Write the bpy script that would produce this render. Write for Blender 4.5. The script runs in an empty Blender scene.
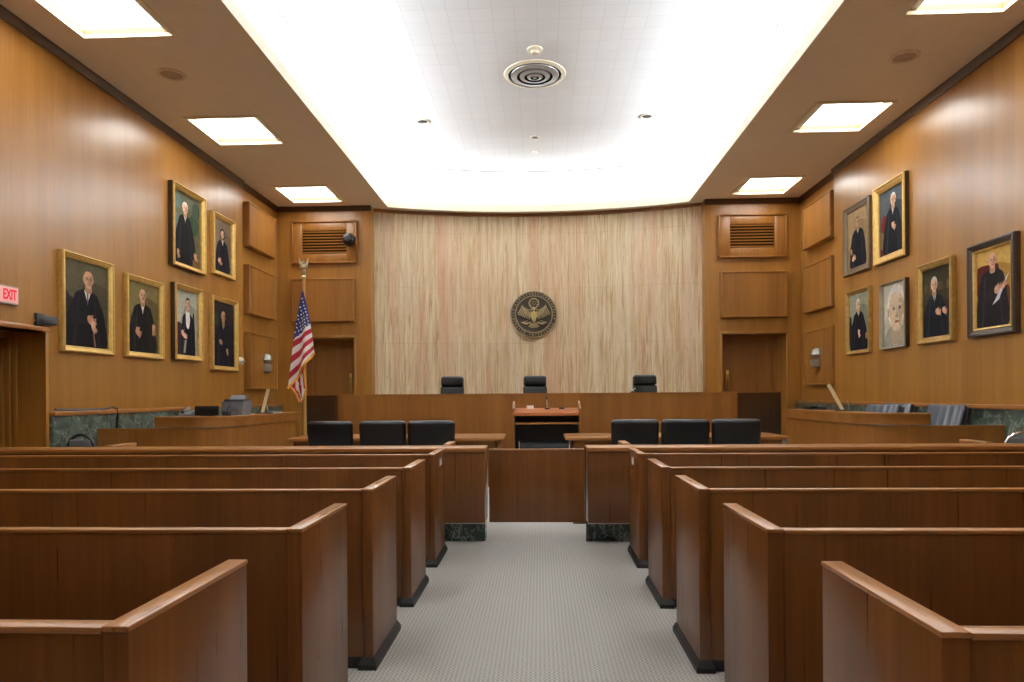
import bpy, bmesh, math, random
from mathutils import Vector, Matrix
random.seed(7)
PI = math.pi
C = bpy.context.scene.collection
SC = bpy.context.scene

# ------------------------------------------------------------------ materials
def srgb(r, g, b):
    f = lambda c: (c/255/12.92) if c/255 <= .04045 else ((c/255+.055)/1.055)**2.4
    return (f(r), f(g), f(b), 1.0)

_mats = {}
def base_mat(name):
    m = bpy.data.materials.new(name); m.use_nodes = True
    nt = m.node_tree; b = nt.nodes['Principled BSDF']
    return m, nt, b

def plain(name, col, rough=.5, metal=0.0, spec=.5, bump=0.0, bscale=80, coat=0.0, emit=None, estr=0.0, var=.12, vscale=6):
    if name in _mats: return _mats[name]
    m, nt, b = base_mat(name)
    tc = nt.nodes.new('ShaderNodeTexCoord')
    n = nt.nodes.new('ShaderNodeTexNoise'); n.inputs['Scale'].default_value = vscale; n.inputs['Detail'].default_value = 4
    nt.links.new(tc.outputs['Object'], n.inputs['Vector'])
    r = nt.nodes.new('ShaderNodeValToRGB')
    r.color_ramp.elements[0].position = .3; r.color_ramp.elements[1].position = .7
    r.color_ramp.elements[0].color = tuple(c*(1-var) for c in col[:3])+(1,)
    r.color_ramp.elements[1].color = tuple(min(1, c*(1+var)) for c in col[:3])+(1,)
    nt.links.new(n.outputs['Fac'], r.inputs['Fac']); nt.links.new(r.outputs['Color'], b.inputs['Base Color'])
    b.inputs['Roughness'].default_value = rough; b.inputs['Metallic'].default_value = metal
    b.inputs['Specular IOR Level'].default_value = spec
    if coat: b.inputs['Coat Weight'].default_value = coat; b.inputs['Coat Roughness'].default_value = .15
    if bump:
        n2 = nt.nodes.new('ShaderNodeTexNoise'); n2.inputs['Scale'].default_value = bscale
        nt.links.new(tc.outputs['Object'], n2.inputs['Vector'])
        bp = nt.nodes.new('ShaderNodeBump'); bp.inputs['Strength'].default_value = bump; bp.inputs['Distance'].default_value = .004
        nt.links.new(n2.outputs['Fac'], bp.inputs['Height']); nt.links.new(bp.outputs['Normal'], b.inputs['Normal'])
    if emit:
        b.inputs['Emission Color'].default_value = emit; b.inputs['Emission Strength'].default_value = estr
    _mats[name] = m
    return m

def wood(name, dark, mid, light, axis='z', rough=.3, fine=60, broad=7, coat=.25, band=.5):
    """veneered wood, the grain running along AXIS"""
    if name in _mats: return _mats[name]
    m, nt, b = base_mat(name)
    L = nt.links.new
    tc = nt.nodes.new('ShaderNodeTexCoord'); oi = nt.nodes.new('ShaderNodeObjectInfo')
    mul = nt.nodes.new('ShaderNodeMath'); mul.operation = 'MULTIPLY'; mul.inputs[1].default_value = 37.0
    L(oi.outputs['Random'], mul.inputs[0])
    add = nt.nodes.new('ShaderNodeVectorMath'); add.operation = 'ADD'
    L(tc.outputs['Object'], add.inputs[0]); L(mul.outputs[0], add.inputs[1])
    def noise(s_across, s_along, det, dist=0.0):
        mp = nt.nodes.new('ShaderNodeMapping')
        sc = [s_across]*3; sc['xyz'.index(axis)] = s_along
        mp.inputs['Scale'].default_value = sc
        L(add.outputs[0], mp.inputs['Vector'])
        n = nt.nodes.new('ShaderNodeTexNoise'); n.inputs['Scale'].default_value = 1; n.inputs['Detail'].default_value = det
        n.inputs['Distortion'].default_value = dist
        L(mp.outputs[0], n.inputs['Vector']); return n
    n1 = noise(broad, broad*.06, 3, 0); n2 = noise(fine, fine*.025, 4); n3 = noise(fine*4, fine*.15, 2)
    n4 = noise(broad*.35, broad*.02, 1)
    a1 = nt.nodes.new('ShaderNodeMath'); a1.operation = 'MULTIPLY_ADD'; a1.inputs[1].default_value = .45; L(n1.outputs['Fac'], a1.inputs[0])
    a2 = nt.nodes.new('ShaderNodeMath'); a2.operation = 'MULTIPLY_ADD'; a2.inputs[1].default_value = .30; L(n2.outputs['Fac'], a2.inputs[0])
    a3 = nt.nodes.new('ShaderNodeMath'); a3.operation = 'MULTIPLY_ADD'; a3.inputs[1].default_value = .12; L(n3.outputs['Fac'], a3.inputs[0])
    a4 = nt.nodes.new('ShaderNodeMath'); a4.operation = 'MULTIPLY'; a4.inputs[1].default_value = .13+.25*band; L(n4.outputs['Fac'], a4.inputs[0])
    L(a4.outputs[0], a3.inputs[2]); L(a3.outputs[0], a2.inputs[2]); L(a2.outputs[0], a1.inputs[2])
    r = nt.nodes.new('ShaderNodeValToRGB'); e = r.color_ramp.elements
    c = .5*(1+.25*band)
    e[0].position = c-.17; e[0].color = dark; e[1].position = c+.17; e[1].color = light
    x = e.new(c); x.color = mid
    L(a1.outputs[0], r.inputs['Fac']); L(r.outputs['Color'], b.inputs['Base Color'])
    rr = nt.nodes.new('ShaderNodeMapRange'); rr.inputs['From Min'].default_value = .3; rr.inputs['From Max'].default_value = .7
    rr.inputs['To Min'].default_value = rough-.05; rr.inputs['To Max'].default_value = rough+.07
    L(n2.outputs['Fac'], rr.inputs['Value']); L(rr.outputs[0], b.inputs['Roughness'])
    b.inputs['Coat Weight'].default_value = coat; b.inputs['Coat Roughness'].default_value = .22
    _mats[name] = m
    return m

def W(kind, axis='z'):
    if kind == 'wall':
        return wood('wall veneer '+axis, srgb(136,90,33), srgb(155,106,42), srgb(171,121,54), axis, rough=.34, fine=40, broad=5, coat=.25, band=.6)
    if kind == 'court':
        return wood('court veneer '+axis, srgb(117,72,26), srgb(135,86,33), srgb(150,99,43), axis, rough=.36, fine=45, broad=6)
    if kind == 'pew':
        return wood('pew walnut '+axis, srgb(80,44,14), srgb(101,58,20), srgb(121,74,30), axis, rough=.32, fine=50, broad=6, coat=.15)
    if kind == 'cap':
        return wood('oiled cap wood '+axis, srgb(136,86,40), srgb(150,98,48), srgb(164,110,56), axis, rough=.30, fine=60, broad=5, coat=.2)
    if kind == 'trim':
        return wood('dark crown wood '+axis, srgb(52,28,15), srgb(72,41,22), srgb(90,54,30), axis, rough=.35, fine=50, broad=9)

def marble(name, base, mid, vein, scale=2.2, rough=.2):
    if name in _mats: return _mats[name]
    m, nt, b = base_mat(name); L = nt.links.new
    tc = nt.nodes.new('ShaderNodeTexCoord')
    n = nt.nodes.new('ShaderNodeTexNoise'); n.inputs['Scale'].default_value = scale*1.6; n.inputs['Detail'].default_value = 8; n.inputs['Distortion'].default_value = 1.4
    L(tc.outputs['Object'], n.inputs['Vector'])
    r = nt.nodes.new('ShaderNodeValToRGB'); e = r.color_ramp.elements
    e[0].position = .35; e[0].color = base; e[1].position = .68; e[1].color = mid
    L(n.outputs['Fac'], r.inputs['Fac'])
    wv = nt.nodes.new('ShaderNodeTexVoronoi'); wv.feature = 'DISTANCE_TO_EDGE'; wv.inputs['Scale'].default_value = scale*1.5
    mixv = nt.nodes.new('ShaderNodeMixRGB'); mixv.blend_type = 'ADD'; mixv.inputs['Fac'].default_value = .55
    L(tc.outputs['Object'], mixv.inputs['Color1']); L(n.outputs['Color'], mixv.inputs['Color2']); L(mixv.outputs[0], wv.inputs['Vector'])
    r2 = nt.nodes.new('ShaderNodeValToRGB'); r2.color_ramp.elements[0].color = (1,1,1,1); r2.color_ramp.elements[1].color = (0,0,0,1)
    r2.color_ramp.elements[0].position = .004; r2.color_ramp.elements[1].position = .045
    L(wv.outputs['Distance'], r2.inputs['Fac'])
    mm = nt.nodes.new('ShaderNodeMath'); mm.operation = 'MULTIPLY'; L(r2.outputs['Color'], mm.inputs[0]); L(n.outputs['Fac'], mm.inputs[1])
    mx = nt.nodes.new('ShaderNodeMixRGB'); L(mm.outputs[0], mx.inputs['Fac']); L(r.outputs['Color'], mx.inputs['Color1']); mx.inputs['Color2'].default_value = vein
    L(mx.outputs[0], b.inputs['Base Color']); b.inputs['Roughness'].default_value = rough
    _mats[name] = m
    return m

def travertine():
    m, nt, b = base_mat('vein cut travertine'); L = nt.links.new
    tc = nt.nodes.new('ShaderNodeTexCoord')
    def noise(sx, sz, det, dist=0):
        mp = nt.nodes.new('ShaderNodeMapping'); mp.inputs['Scale'].default_value = (sx, sx*.3, sz)
        L(tc.outputs['Object'], mp.inputs['Vector'])
        n = nt.nodes.new('ShaderNodeTexNoise'); n.inputs['Scale'].default_value = 1; n.inputs['Detail'].default_value = det; n.inputs['Distortion'].default_value = dist
        L(mp.outputs[0], n.inputs['Vector']); return n
    n1 = noise(20, .85, 7, 1.3); n2 = noise(2.3, .09, 5, .7); n3 = noise(3.4, .12, 5, .9); n4 = noise(48, 5, 4, .5)
    def ramp(src, els):
        r = nt.nodes.new('ShaderNodeValToRGB'); e = r.color_ramp.elements
        while len(e) < len(els): e.new(.5)
        for q, (p, c) in zip(e, els): q.position = p; q.color = c
        L(src, r.inputs['Fac']); return r
    r1 = ramp(n1.outputs['Fac'], [(.30, srgb(166,134,94)), (.44, srgb(194,167,127)), (.54, srgb(209,187,149)), (.70, srgb(226,209,177))])
    k_ = (0, 0, 0, 1); w_ = (1, 1, 1, 1)
    def over(base, mask_src, lo, hi, amt, col):
        r = ramp(mask_src, [(lo, k_), (hi, w_)]); q = nt.nodes.new('ShaderNodeMath'); q.operation = 'MULTIPLY'; q.inputs[1].default_value = amt; L(r.outputs[0], q.inputs[0])
        m_ = nt.nodes.new('ShaderNodeMixRGB'); L(q.outputs[0], m_.inputs['Fac']); L(base, m_.inputs['Color1']); m_.inputs['Color2'].default_value = col; return m_
    o1 = over(r1.outputs[0], n2.outputs['Fac'], .50, .65, .62, srgb(196,147,118))
    o2 = over(o1.outputs[0], n3.outputs['Fac'], .54, .70, .60, srgb(228,216,194))
    m2 = over(o2.outputs[0], n4.outputs['Fac'], .56, .72, .45, srgb(150,120,84))
    sp = nt.nodes.new('ShaderNodeSeparateXYZ'); cb = nt.nodes.new('ShaderNodeCombineXYZ'); L(tc.outputs['Object'], sp.inputs[0]); L(sp.outputs['X'], cb.inputs['X']); L(sp.outputs['Z'], cb.inputs['Y'])
    bk = nt.nodes.new('ShaderNodeTexBrick'); bk.offset = 0; bk.inputs['Scale'].default_value = 1
    bk.inputs['Brick Width'].default_value = .78; bk.inputs['Row Height'].default_value = 1.36; bk.inputs['Mortar Size'].default_value = .006
    bk.inputs['Color1'].default_value = (1,1,1,1); bk.inputs['Color2'].default_value = (.95,.94,.93,1); bk.inputs['Mortar'].default_value = (.8,.75,.7,1)
    L(cb.outputs[0], bk.inputs['Vector'])
    m3 = nt.nodes.new('ShaderNodeMixRGB'); m3.blend_type = 'MULTIPLY'; m3.inputs['Fac'].default_value = .8; L(m2.outputs[0], m3.inputs['Color1']); L(bk.outputs['Color'], m3.inputs['Color2'])
    L(m3.outputs[0], b.inputs['Base Color']); b.inputs['Roughness'].default_value = .55
    return m

def carpet():
    m, nt, b = base_mat('woven grey carpet'); L = nt.links.new
    tc = nt.nodes.new('ShaderNodeTexCoord'); sp = nt.nodes.new('ShaderNodeSeparateXYZ'); L(tc.outputs['Object'], sp.inputs[0])
    def sine(sock, period):
        a = nt.nodes.new('ShaderNodeMath'); a.operation = 'MULTIPLY'; a.inputs[1].default_value = 2*PI/period; L(sock, a.inputs[0])
        s = nt.nodes.new('ShaderNodeMath'); s.operation = 'SINE'; L(a.outputs[0], s.inputs[0]); return s
    sx = sine(sp.outputs['X'], .024); sy = sine(sp.outputs['Y'], .034)
    p = nt.nodes.new('ShaderNodeMath'); p.operation = 'MULTIPLY'; L(sx.outputs[0], p.inputs[0]); L(sy.outputs[0], p.inputs[1])
    q = nt.nodes.new('ShaderNodeMath'); q.operation = 'MULTIPLY_ADD'; q.inputs[1].default_value = .5; L(sx.outputs[0], q.inputs[0]); L(p.outputs[0], q.inputs[2])
    n = nt.nodes.new('ShaderNodeTexNoise'); n.inputs['Scale'].default_value = 90; n.inputs['Detail'].default_value = 3; L(tc.outputs['Object'], n.inputs['Vector'])
    q2 = nt.nodes.new('ShaderNodeMath'); q2.operation = 'MULTIPLY_ADD'; q2.inputs[1].default_value = 3.0; L(n.outputs['Fac'], q2.inputs[0]); L(q.outputs[0], q2.inputs[2])
    mr = nt.nodes.new('ShaderNodeMapRange'); mr.inputs['From Min'].default_value = .3; mr.inputs['From Max'].default_value = 2.7; L(q2.outputs[0], mr.inputs['Value'])
    r = nt.nodes.new('ShaderNodeValToRGB'); e = r.color_ramp.elements
    e[0].color = srgb(136,133,128); e[1].color = srgb(176,172,165); L(mr.outputs[0], r.inputs['Fac'])
    L(r.outputs['Color'], b.inputs['Base Color']); b.inputs['Roughness'].default_value = .95; b.inputs['Specular IOR Level'].default_value = .1
    bp = nt.nodes.new('ShaderNodeBump'); bp.inputs['Strength'].default_value = .5; bp.inputs['Distance'].default_value = .004
    L(mr.outputs[0], bp.inputs['Height']); L(bp.outputs['Normal'], b.inputs['Normal'])
    return m

def tiles():
    m, nt, b = base_mat('white ceiling tiles'); L = nt.links.new
    tc = nt.nodes.new('ShaderNodeTexCoord')
    bk = nt.nodes.new('ShaderNodeTexBrick'); bk.offset = 0; bk.inputs['Scale'].default_value = 1
    bk.inputs['Brick Width'].default_value = .305; bk.inputs['Row Height'].default_value = .305; bk.inputs['Mortar Size'].default_value = .0035
    bk.inputs['Color1'].default_value = (.88,.89,.90,1); bk.inputs['Color2'].default_value = (.86,.87,.88,1); bk.inputs['Mortar'].default_value = (.74,.75,.76,1)
    L(tc.outputs['Object'], bk.inputs['Vector']); L(bk.outputs['Color'], b.inputs['Base Color'])
    b.inputs['Roughness'].default_value = .9; b.inputs['Specular IOR Level'].default_value = .15
    return m

CREAM = plain('cream ceiling paint', srgb(238,228,210), .8, var=.02)
WHITE = plain('white cove paint', (.86,.86,.85,1), .8, var=.01)
IVORY = plain('ivory metal trim', srgb(236,226,200), .45, var=.02)
GREEN = marble('dark green marble', srgb(50,62,54), srgb(104,116,104), srgb(176,190,176), 2.2, .3)
DGREEN = marble('black green marble', srgb(20,34,31), srgb(62,82,77), srgb(165,182,176), 3.0, .25)
PLINTH = plain('black vinyl plinth', srgb(20,17,16), .5)
LEATHER = plain('black leather', srgb(13,14,16), .36, spec=.45, bump=.25, bscale=220)
JLEATHER = plain('blue grey sheen leather', srgb(52,56,66), .28, spec=.6, bump=.2, bscale=200)
BLACK = plain('black plastic', srgb(18,18,20), .4)
CHROME = plain('polished chrome', (.75,.75,.76,1), .15, metal=1, var=.03)
STEEL = plain('satin steel', (.55,.55,.55,1), .35, metal=1, var=.05)
BRASS = plain('brushed brass', srgb(196,160,90), .3, metal=1, var=.06)
PALEBRASS = plain('pale gilt metal', srgb(250,236,196), .35, metal=.3, var=.05)
GREYP = plain('grey plastic', srgb(104,108,114), .5)
DGREYP = plain('dark grey plastic', srgb(52,55,60), .45)
PAPER = plain('white paper', srgb(236,234,228), .8, var=.03)
GOLDA = plain('bright gilt frame', srgb(216,180,104), .38, metal=.5, bump=.4, bscale=60, var=.14, vscale=14)
GOLDB = plain('aged gilt frame', srgb(176,142,78), .42, metal=.45, bump=.5, bscale=60, var=.2, vscale=14)
DFRAME = plain('dark stained frame', srgb(62,46,34), .4, var=.15, vscale=14)
SFRAME = plain('dull silver brown frame', srgb(122,104,80), .42, metal=.4, bump=.4, bscale=70, var=.15)
DARKHOLE = plain('unlit duct black', srgb(14,10,8), .9)
WINDWOOD = W('wall', 'x')

# ------------------------------------------------------------------ builders
class MB:
    def __init__(self): self.bm = bmesh.new(); self.mi = 0
    def _setmat(self, faces):
        for f in faces: f.material_index = self.mi
    def box(self, x0, x1, y0, y1, z0, z1, bev=0.0, seg=2):
        r = bmesh.ops.create_cube(self.bm, size=1.0)
        vs = r['verts']
        for v in vs:
            v.co = Vector((x0+(v.co.x+.5)*(x1-x0), y0+(v.co.y+.5)*(y1-y0), z0+(v.co.z+.5)*(z1-z0)))
        self._setmat({f for v in vs for f in v.link_faces})
        if bev > 0:
            es = list({e for v in vs for e in v.link_edges})
            r2 = bmesh.ops.bevel(self.bm, geom=es, offset=bev, segments=seg, profile=.5, affect='EDGES')
            self._setmat(r2['faces'])
        return self
    def prism(self, poly, axis, a, b):
        """POLY: 2-D outline; extruded along AXIS from a to b (x: poly=(y,z), y: (x,z), z: (x,y))"""
        def P(p, t):
            return {'x': (t, p[0], p[1]), 'y': (p[0], t, p[1]), 'z': (p[0], p[1], t)}[axis]
        v0 = [self.bm.verts.new(P(p, a)) for p in poly]; v1 = [self.bm.verts.new(P(p, b)) for p in poly]
        fs = [self.bm.faces.new(v0), self.bm.faces.new(v1)]
        n = len(poly)
        for i in range(n): fs.append(self.bm.faces.new((v0[i], v0[(i+1) % n], v1[(i+1) % n], v1[i])))
        self._setmat(fs); return self
    def tube(self, pts, r, n=10, caps=True):
        pts = [Vector(p) for p in pts]; rs = r if isinstance(r, (list, tuple)) else [r]*len(pts)
        rings = []; up = Vector((0, 0, 1))
        for i, p in enumerate(pts):
            d = (pts[min(i+1, len(pts)-1)]-pts[max(i-1, 0)]).normalized()
            a = d.cross(up)
            if a.length < 1e-3: a = d.cross(Vector((0, 1, 0)))
            a.normalize(); b2 = d.cross(a).normalized()
            rings.append([self.bm.verts.new(p+(a*math.cos(2*PI*k/n)+b2*math.sin(2*PI*k/n))*rs[i]) for k in range(n)])
        fs = []
        for i in range(len(rings)-1):
            for k in range(n): fs.append(self.bm.faces.new((rings[i][k], rings[i][(k+1) % n], rings[i+1][(k+1) % n], rings[i+1][k])))
        if caps: fs.append(self.bm.faces.new(rings[0])); fs.append(self.bm.faces.new(rings[-1]))
        self._setmat(fs); return self
    def lathe(self, prof, c=(0, 0, 0), axis='z', n=32, sx=1.0, caps=True):
        """PROF: (radius, height) pairs about AXIS through C"""
        rings = []
        for (r, h) in prof:
            ring = []
            for k in range(n):
                a = 2*PI*k/n; u, v = r*math.cos(a)*sx, r*math.sin(a)
                q = {'z': (u, v, h), 'y': (u, h, v), 'x': (h, u, v)}[axis]
                ring.append(self.bm.verts.new(Vector(c)+Vector(q)))
            rings.append(ring)
        fs = []
        for i in range(len(rings)-1):
            for k in range(n): fs.append(self.bm.faces.new((rings[i][k], rings[i][(k+1) % n], rings[i+1][(k+1) % n], rings[i+1][k])))
        if caps: fs.append(self.bm.faces.new(rings[0])); fs.append(self.bm.faces.new(rings[-1]))
        self._setmat(fs); return self
    def ball(self, c, rx, ry, rz, n=12):
        r = bmesh.ops.create_uvsphere(self.bm, u_segments=n*2, v_segments=n, radius=1)
        for v in r['verts']: v.co = Vector((c[0]+v.co.x*rx, c[1]+v.co.y*ry, c[2]+v.co.z*rz))
        self._setmat({f for v in r['verts'] for f in v.link_faces}); return self
    def pad(self, w, d, h, c=(0, 0, 0), r=.04, seg=4, bend=0.0, cut=8, taper=0.0, puff=0.0, chan=0.0):
        """upholstered pad w x d x h centred at c, rounded by r; bend curves it in y across x"""
        tb = bmesh.new(); bmesh.ops.create_cube(tb, size=1.0)
        for v in tb.verts: v.co = Vector((v.co.x*w, v.co.y*d, v.co.z*h))
        bmesh.ops.bevel(tb, geom=tb.edges[:], offset=r, segments=seg, profile=.5, affect='EDGES')
        long_e = [e for e in tb.edges if abs((e.verts[0].co-e.verts[1].co).x) > w*.3]
        bmesh.ops.subdivide_edges(tb, edges=long_e, cuts=cut)
        for v in tb.verts:
            t = (v.co.z/h+.5)
            v.co.x *= 1-taper*t
            v.co.y += bend*(v.co.x/(w/2))**2
            if puff: v.co.z += puff*(1-(v.co.x/(w/2))**2)*(1 if v.co.z > 0 else 0)
            if chan: v.co.y += (-1 if v.co.y < 0 else 1)*chan*(abs(math.sin(v.co.x/w*5*PI))-1)
            v.co += Vector(c)
        for f in tb.faces: f.material_index = self.mi
        me = bpy.data.meshes.new('pad'); tb.to_mesh(me); tb.free(); self.bm.from_mesh(me); bpy.data.meshes.remove(me)
        return self
    def xform(self, M):
        bmesh.ops.transform(self.bm, matrix=M, verts=self.bm.verts[:]); return self
    def build(self, name, mats, parent=None, smooth=35, loc=None):
        bmesh.ops.recalc_face_normals(self.bm, faces=self.bm.faces[:])
        me = bpy.data.meshes.new(name); self.bm.to_mesh(me); self.bm.free()
        for m in (mats if isinstance(mats, (list, tuple)) else [mats]): me.materials.append(m)
        if smooth:
            me.shade_smooth(); me.set_sharp_from_angle(angle=math.radians(smooth))
        o = bpy.data.objects.new(name, me); C.objects.link(o)
        if parent: o.parent = parent
        if loc: o.location = loc
        return o

def tag(o, label, cat, group=None):
    o['label'] = label; o['category'] = cat
    if group: o['group'] = group
    return o
def thing(name, label, cat, loc=(0, 0, 0), rz=0.0, group=None):
    o = bpy.data.objects.new(name, None); C.objects.link(o); o.empty_display_size = .1
    o.location = loc; o.rotation_euler = (0, 0, rz)
    return tag(o, label, cat, group)
def struct(o):
    o['kind'] = 'structure'; return o
def dup(root, loc, rz, label, group=None):
    r = root.copy(); C.objects.link(r); r.location = loc; r.rotation_euler = (0, 0, rz); r['label'] = label
    if group: r['group'] = group
    for ch in list(root.children):
        c = ch.copy(); C.objects.link(c); c.parent = r
        for g in list(ch.children):
            d = g.copy(); C.objects.link(d); d.parent = c
    return r
def arc3(x0, y0, x1, y1, sag, n):
    """points of an arc bulging to +y by SAG between two ends"""
    cx = (x0+x1)/2; h = (x1-x0)/2; R = (h*h+sag*sag)/(2*sag); out = []
    a = math.asin(h/R)
    for i in range(n+1):
        t = -a+2*a*i/n
        out.append((cx+R*math.sin(t), y0+(y1-y0)*i/n+R*math.cos(t)-(R-sag)))
    return out
def sweep(mb, path, prof, closed=False):
    """sweep PROF ((offset to the left of travel, z) loop) along the 2-D PATH with mitred corners"""
    n = len(path); rings = []
    for i in range(n):
        p = Vector(path[i])
        a = Vector(path[i])-Vector(path[i-1]) if (i > 0 or closed) else None
        b = Vector(path[(i+1) % n])-Vector(path[i]) if (i < n-1 or closed) else None
        if a is None: a = b
        if b is None: b = a
        na = Vector((-a.y, a.x)).normalized(); nb = Vector((-b.y, b.x)).normalized()
        m = (na+nb).normalized(); k = 1/max(.3, m.dot(na))
        rings.append([mb.bm.verts.new((p.x+m.x*o*k, p.y+m.y*o*k, z)) for (o, z) in prof])
    fs = []; q = len(prof)
    for i in range(n if closed else n-1):
        j = (i+1) % n
        for k in range(q): fs.append(mb.bm.faces.new((rings[i][k], rings[j][k], rings[j][(k+1) % q], rings[i][(k+1) % q])))
    if not closed: fs.append(mb.bm.faces.new(rings[0])); fs.append(mb.bm.faces.new(rings[-1]))
    mb._setmat(fs); return mb

# ------------------------------------------------------------------ room shell
XL, XR, YB, ZC, YR = -6.17, 5.95, 16.0, 5.94, -3.2
ww = W('wall', 'z')
struct(MB().box(-7.3, 7.0, YR-.2, 17.6, -.1, 0).build('floor', carpet(), smooth=0))
b = MB()
b.box(XL-.8, XL, YR, 6.85, 0, ZC).box(XL-.8, XL, 8.33, 14.0, 0, ZC).box(XL-.8, XL, 6.85, 8.33, 2.27, ZC).box(XL-.5, XL-.04, 14.0, YB, 0, ZC)
b.box(XL-.8, XL-.64, 6.85, 8.33, 0, 2.27)
struct(b.build('wall_left', ww, smooth=0))
b = MB(); b.box(XR, XR+.3, YR, 14.0, 0, ZC).box(XR+.09, XR+.3, 14.0, YB, 0, ZC)
struct(b.build('wall_right', ww, smooth=0))
b = MB(); b.box(-6.7, -5.69, YB, 17.5, 0, ZC).box(-4.38, -3.95, YB, 17.5, 0, ZC).box(-5.69, -4.38, YB, 17.5, 2.82, ZC)
struct(b.build('wall_back_left', ww, smooth=0))
b = MB(); b.box(5.69, 6.3, YB, 17.5, 0, ZC).box(3.85, 4.24, YB, 17.5, 0, ZC).box(4.24, 5.69, YB, 17.5, 2.82, ZC)
struct(b.build('wall_back_right', ww, smooth=0))
struct(MB().box(XL-.5, XR+.3, YR-.2, YR, 0, ZC+.6).build('wall_rear', ww, smooth=0))
# concave travertine wall behind the bench
arc = arc3(-3.95, 16.27, 3.85, 16.27, .70, 40)
b = MB(); sweep(b, arc, [(0, 0), (.3, 0), (.3, ZC), (0, ZC)])
struct(b.build('wall_back', travertine(), smooth=40))
b = MB(); sweep(b, arc, [(-.05, 5.87), (0, 5.87), (0, ZC), (-.05, ZC)])
struct(b.build('trim_1', W('court', 'x'), smooth=40))
crown = [(0, 5.82), (.018, 5.82), (.025, 5.86), (.05, 5.89), (.06, 5.94), (0, 5.94)]
for i, path in enumerate([[(XL, 14.0), (XL, YR)], [(XL-.04, YB), (XL-.04, 14.0)], [(-3.95, YB), (XL-.04, YB)], [(XR, YR), (XR, 14.0)], [(XR+.09, 14.0), (XR+.09, YB)], [(XR+.09, YB), (3.85, YB)]]):
    b = MB(); sweep(b, path, crown); struct(b.build('trim_%d' % (i+2), W('trim', 'y' if i in (0, 1, 3, 4) else 'x')))

# soffit with holes for the lights, the opening, and the bright tray above it
LY = [-.12, 3.50, 7.13, 10.76, 14.39]; LW = 1.15
OX0, OX1, OY0 = -3.6, 3.55, -1.6
LXC = (-5.06, 4.92)
b = MB(); T0, T1 = ZC, ZC+.04
for side, xc in enumerate(LXC):
    x0, x1 = xc-LW/2, xc+LW/2
    if side == 0: b.box(XL-.3, x0, YR, YB+.1, T0, T1).box(x1, OX0, YR, YB+.1, T0, T1)
    else: b.box(OX1, x0, YR, YB+.1, T0, T1).box(x1, XR+.3, YR, YB+.1, T0, T1)
    ys = [YR]+[v for y in LY for v in (y, y+LW)]+[YB+.1]
    for k in range(0, len(ys), 2): b.box(x0, x1, ys[k], ys[k+1], T0, T1)
b.box(OX0, OX1, YR, OY0, T0, T1)
far = arc3(OX0, 16.06, OX1, 16.06, .64, 24)
for i in range(24):
    (xa, ya), (xb, yb) = far[i], far[i+1]
    b.prism([(xa, ya), (xb, yb), (xb, 17.5), (xa, 17.5)], 'z', T0, T1)
b.box(-3.95, OX0, YB+.1, 17.5, T0, T1).box(OX1, 3.85, YB+.1, 17.5, T0, T1)
struct(b.build('ceiling', CREAM, smooth=0))
# lip round the opening
path = [(OX0, OY0)]+far+[(OX1, OY0)]
b = MB(); sweep(b, path, [(-.05, 5.91), (.02, 5.91), (.02, 5.935), (0, 5.94), (0, 6.09), (-.04, 6.10), (-.05, 6.10)], closed=True)
struct(b.build('trim_8', IVORY, smooth=0))
# the tray: trough walls, outer ceiling and the tiled centre
ZU = 6.63
b = MB()
b.box(-4.6, -4.5, OY0-.9, 17.6, T1, ZU+.1).box(4.4, 4.5, OY0-.9, 17.6, T1, ZU+.1).box(-4.6, 4.5, OY0-.9, OY0-.8, T1, ZU+.1).box(-4.6, 4.5, 17.5, 17.6, T1, ZU+.1)
tile_far = arc3(-3.47, 15.05, 3.41, 15.05, .86, 24)
b.box(-4.5, -3.47, OY0-.8, 17.5, ZU, ZU+.05).box(3.41, 4.4, OY0-.8, 17.5, ZU, ZU+.05)
for i in range(24):
    (xa, ya), (xb, yb) = tile_far[i], tile_far[i+1]
    b.prism([(xa, ya), (xb, yb), (xb, 17.5), (xa, 17.5)], 'z', ZU, ZU+.05)
b.box(-4.5, -3.6, OY0-.8, 17.5, T1, T1+.005).box(3.55, 4.4, OY0-.8, 17.5, T1, T1+.005)
for i in range(24):
    (xa, ya), (xb, yb) = far[i], far[i+1]
    b.prism([(xa, ya+.1), (xb, yb+.1), (xb, 17.5), (xa, 17.5)], 'z', T1, T1+.005)
struct(b.build('ceiling_cove', WHITE, smooth=0))
struct(MB().box(-3.5, 3.45, OY0-.8, 16.2, ZU+.008, ZU+.06).build('ceiling_tiles', tiles(), smooth=0))

b = MB(); sweep(b, [(-3.47, OY0)]+tile_far+[(3.41, OY0)], [(-.012, ZU-.006), (.012, ZU-.006), (.012, ZU+.004), (-.012, ZU+.004)])
struct(b.build('trim_11', plain('grey seam bar', srgb(104,106,108), .5, var=.02), smooth=0))
# left door in the side wall: casing, leaf, head ledge
st = MB().box(XL-.45, XL-.38, 8.30, 8.33, 0, 2.27, .008).box(XL-.52, XL-.45, 8.275, 8.33, 0, 2.27, .008).box(XL-.58, XL-.52, 8.25, 8.33, 0, 2.27, .008).box(XL-.58, XL-.38, 6.85, 6.90, 0, 2.27, .01).box(XL-.58, XL-.45, 6.90, 8.25, 2.20, 2.27, .01)
struct(st.build('door_frame', ww))
d1 = struct(MB().box(XL-.63, XL-.58, 6.86, 8.32, .01, 2.26).build('door_1', W('court', 'z'), smooth=0))
MB().tube([(XL-.58, 7.1, 1.02), (XL-.52, 7.1, 1.02), (XL-.52, 7.22, 1.02)], .011).build('door_handle', BRASS, d1)
struct(MB().box(XL-.3, XL+.04, 6.6, 8.33, 2.27, 2.33, .012).build('trim_9', W('cap', 'y')))
struct(MB().box(XL, XL+.012, 8.29, 8.345, 0, 2.27, .004).build('trim_10', ww))
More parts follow.
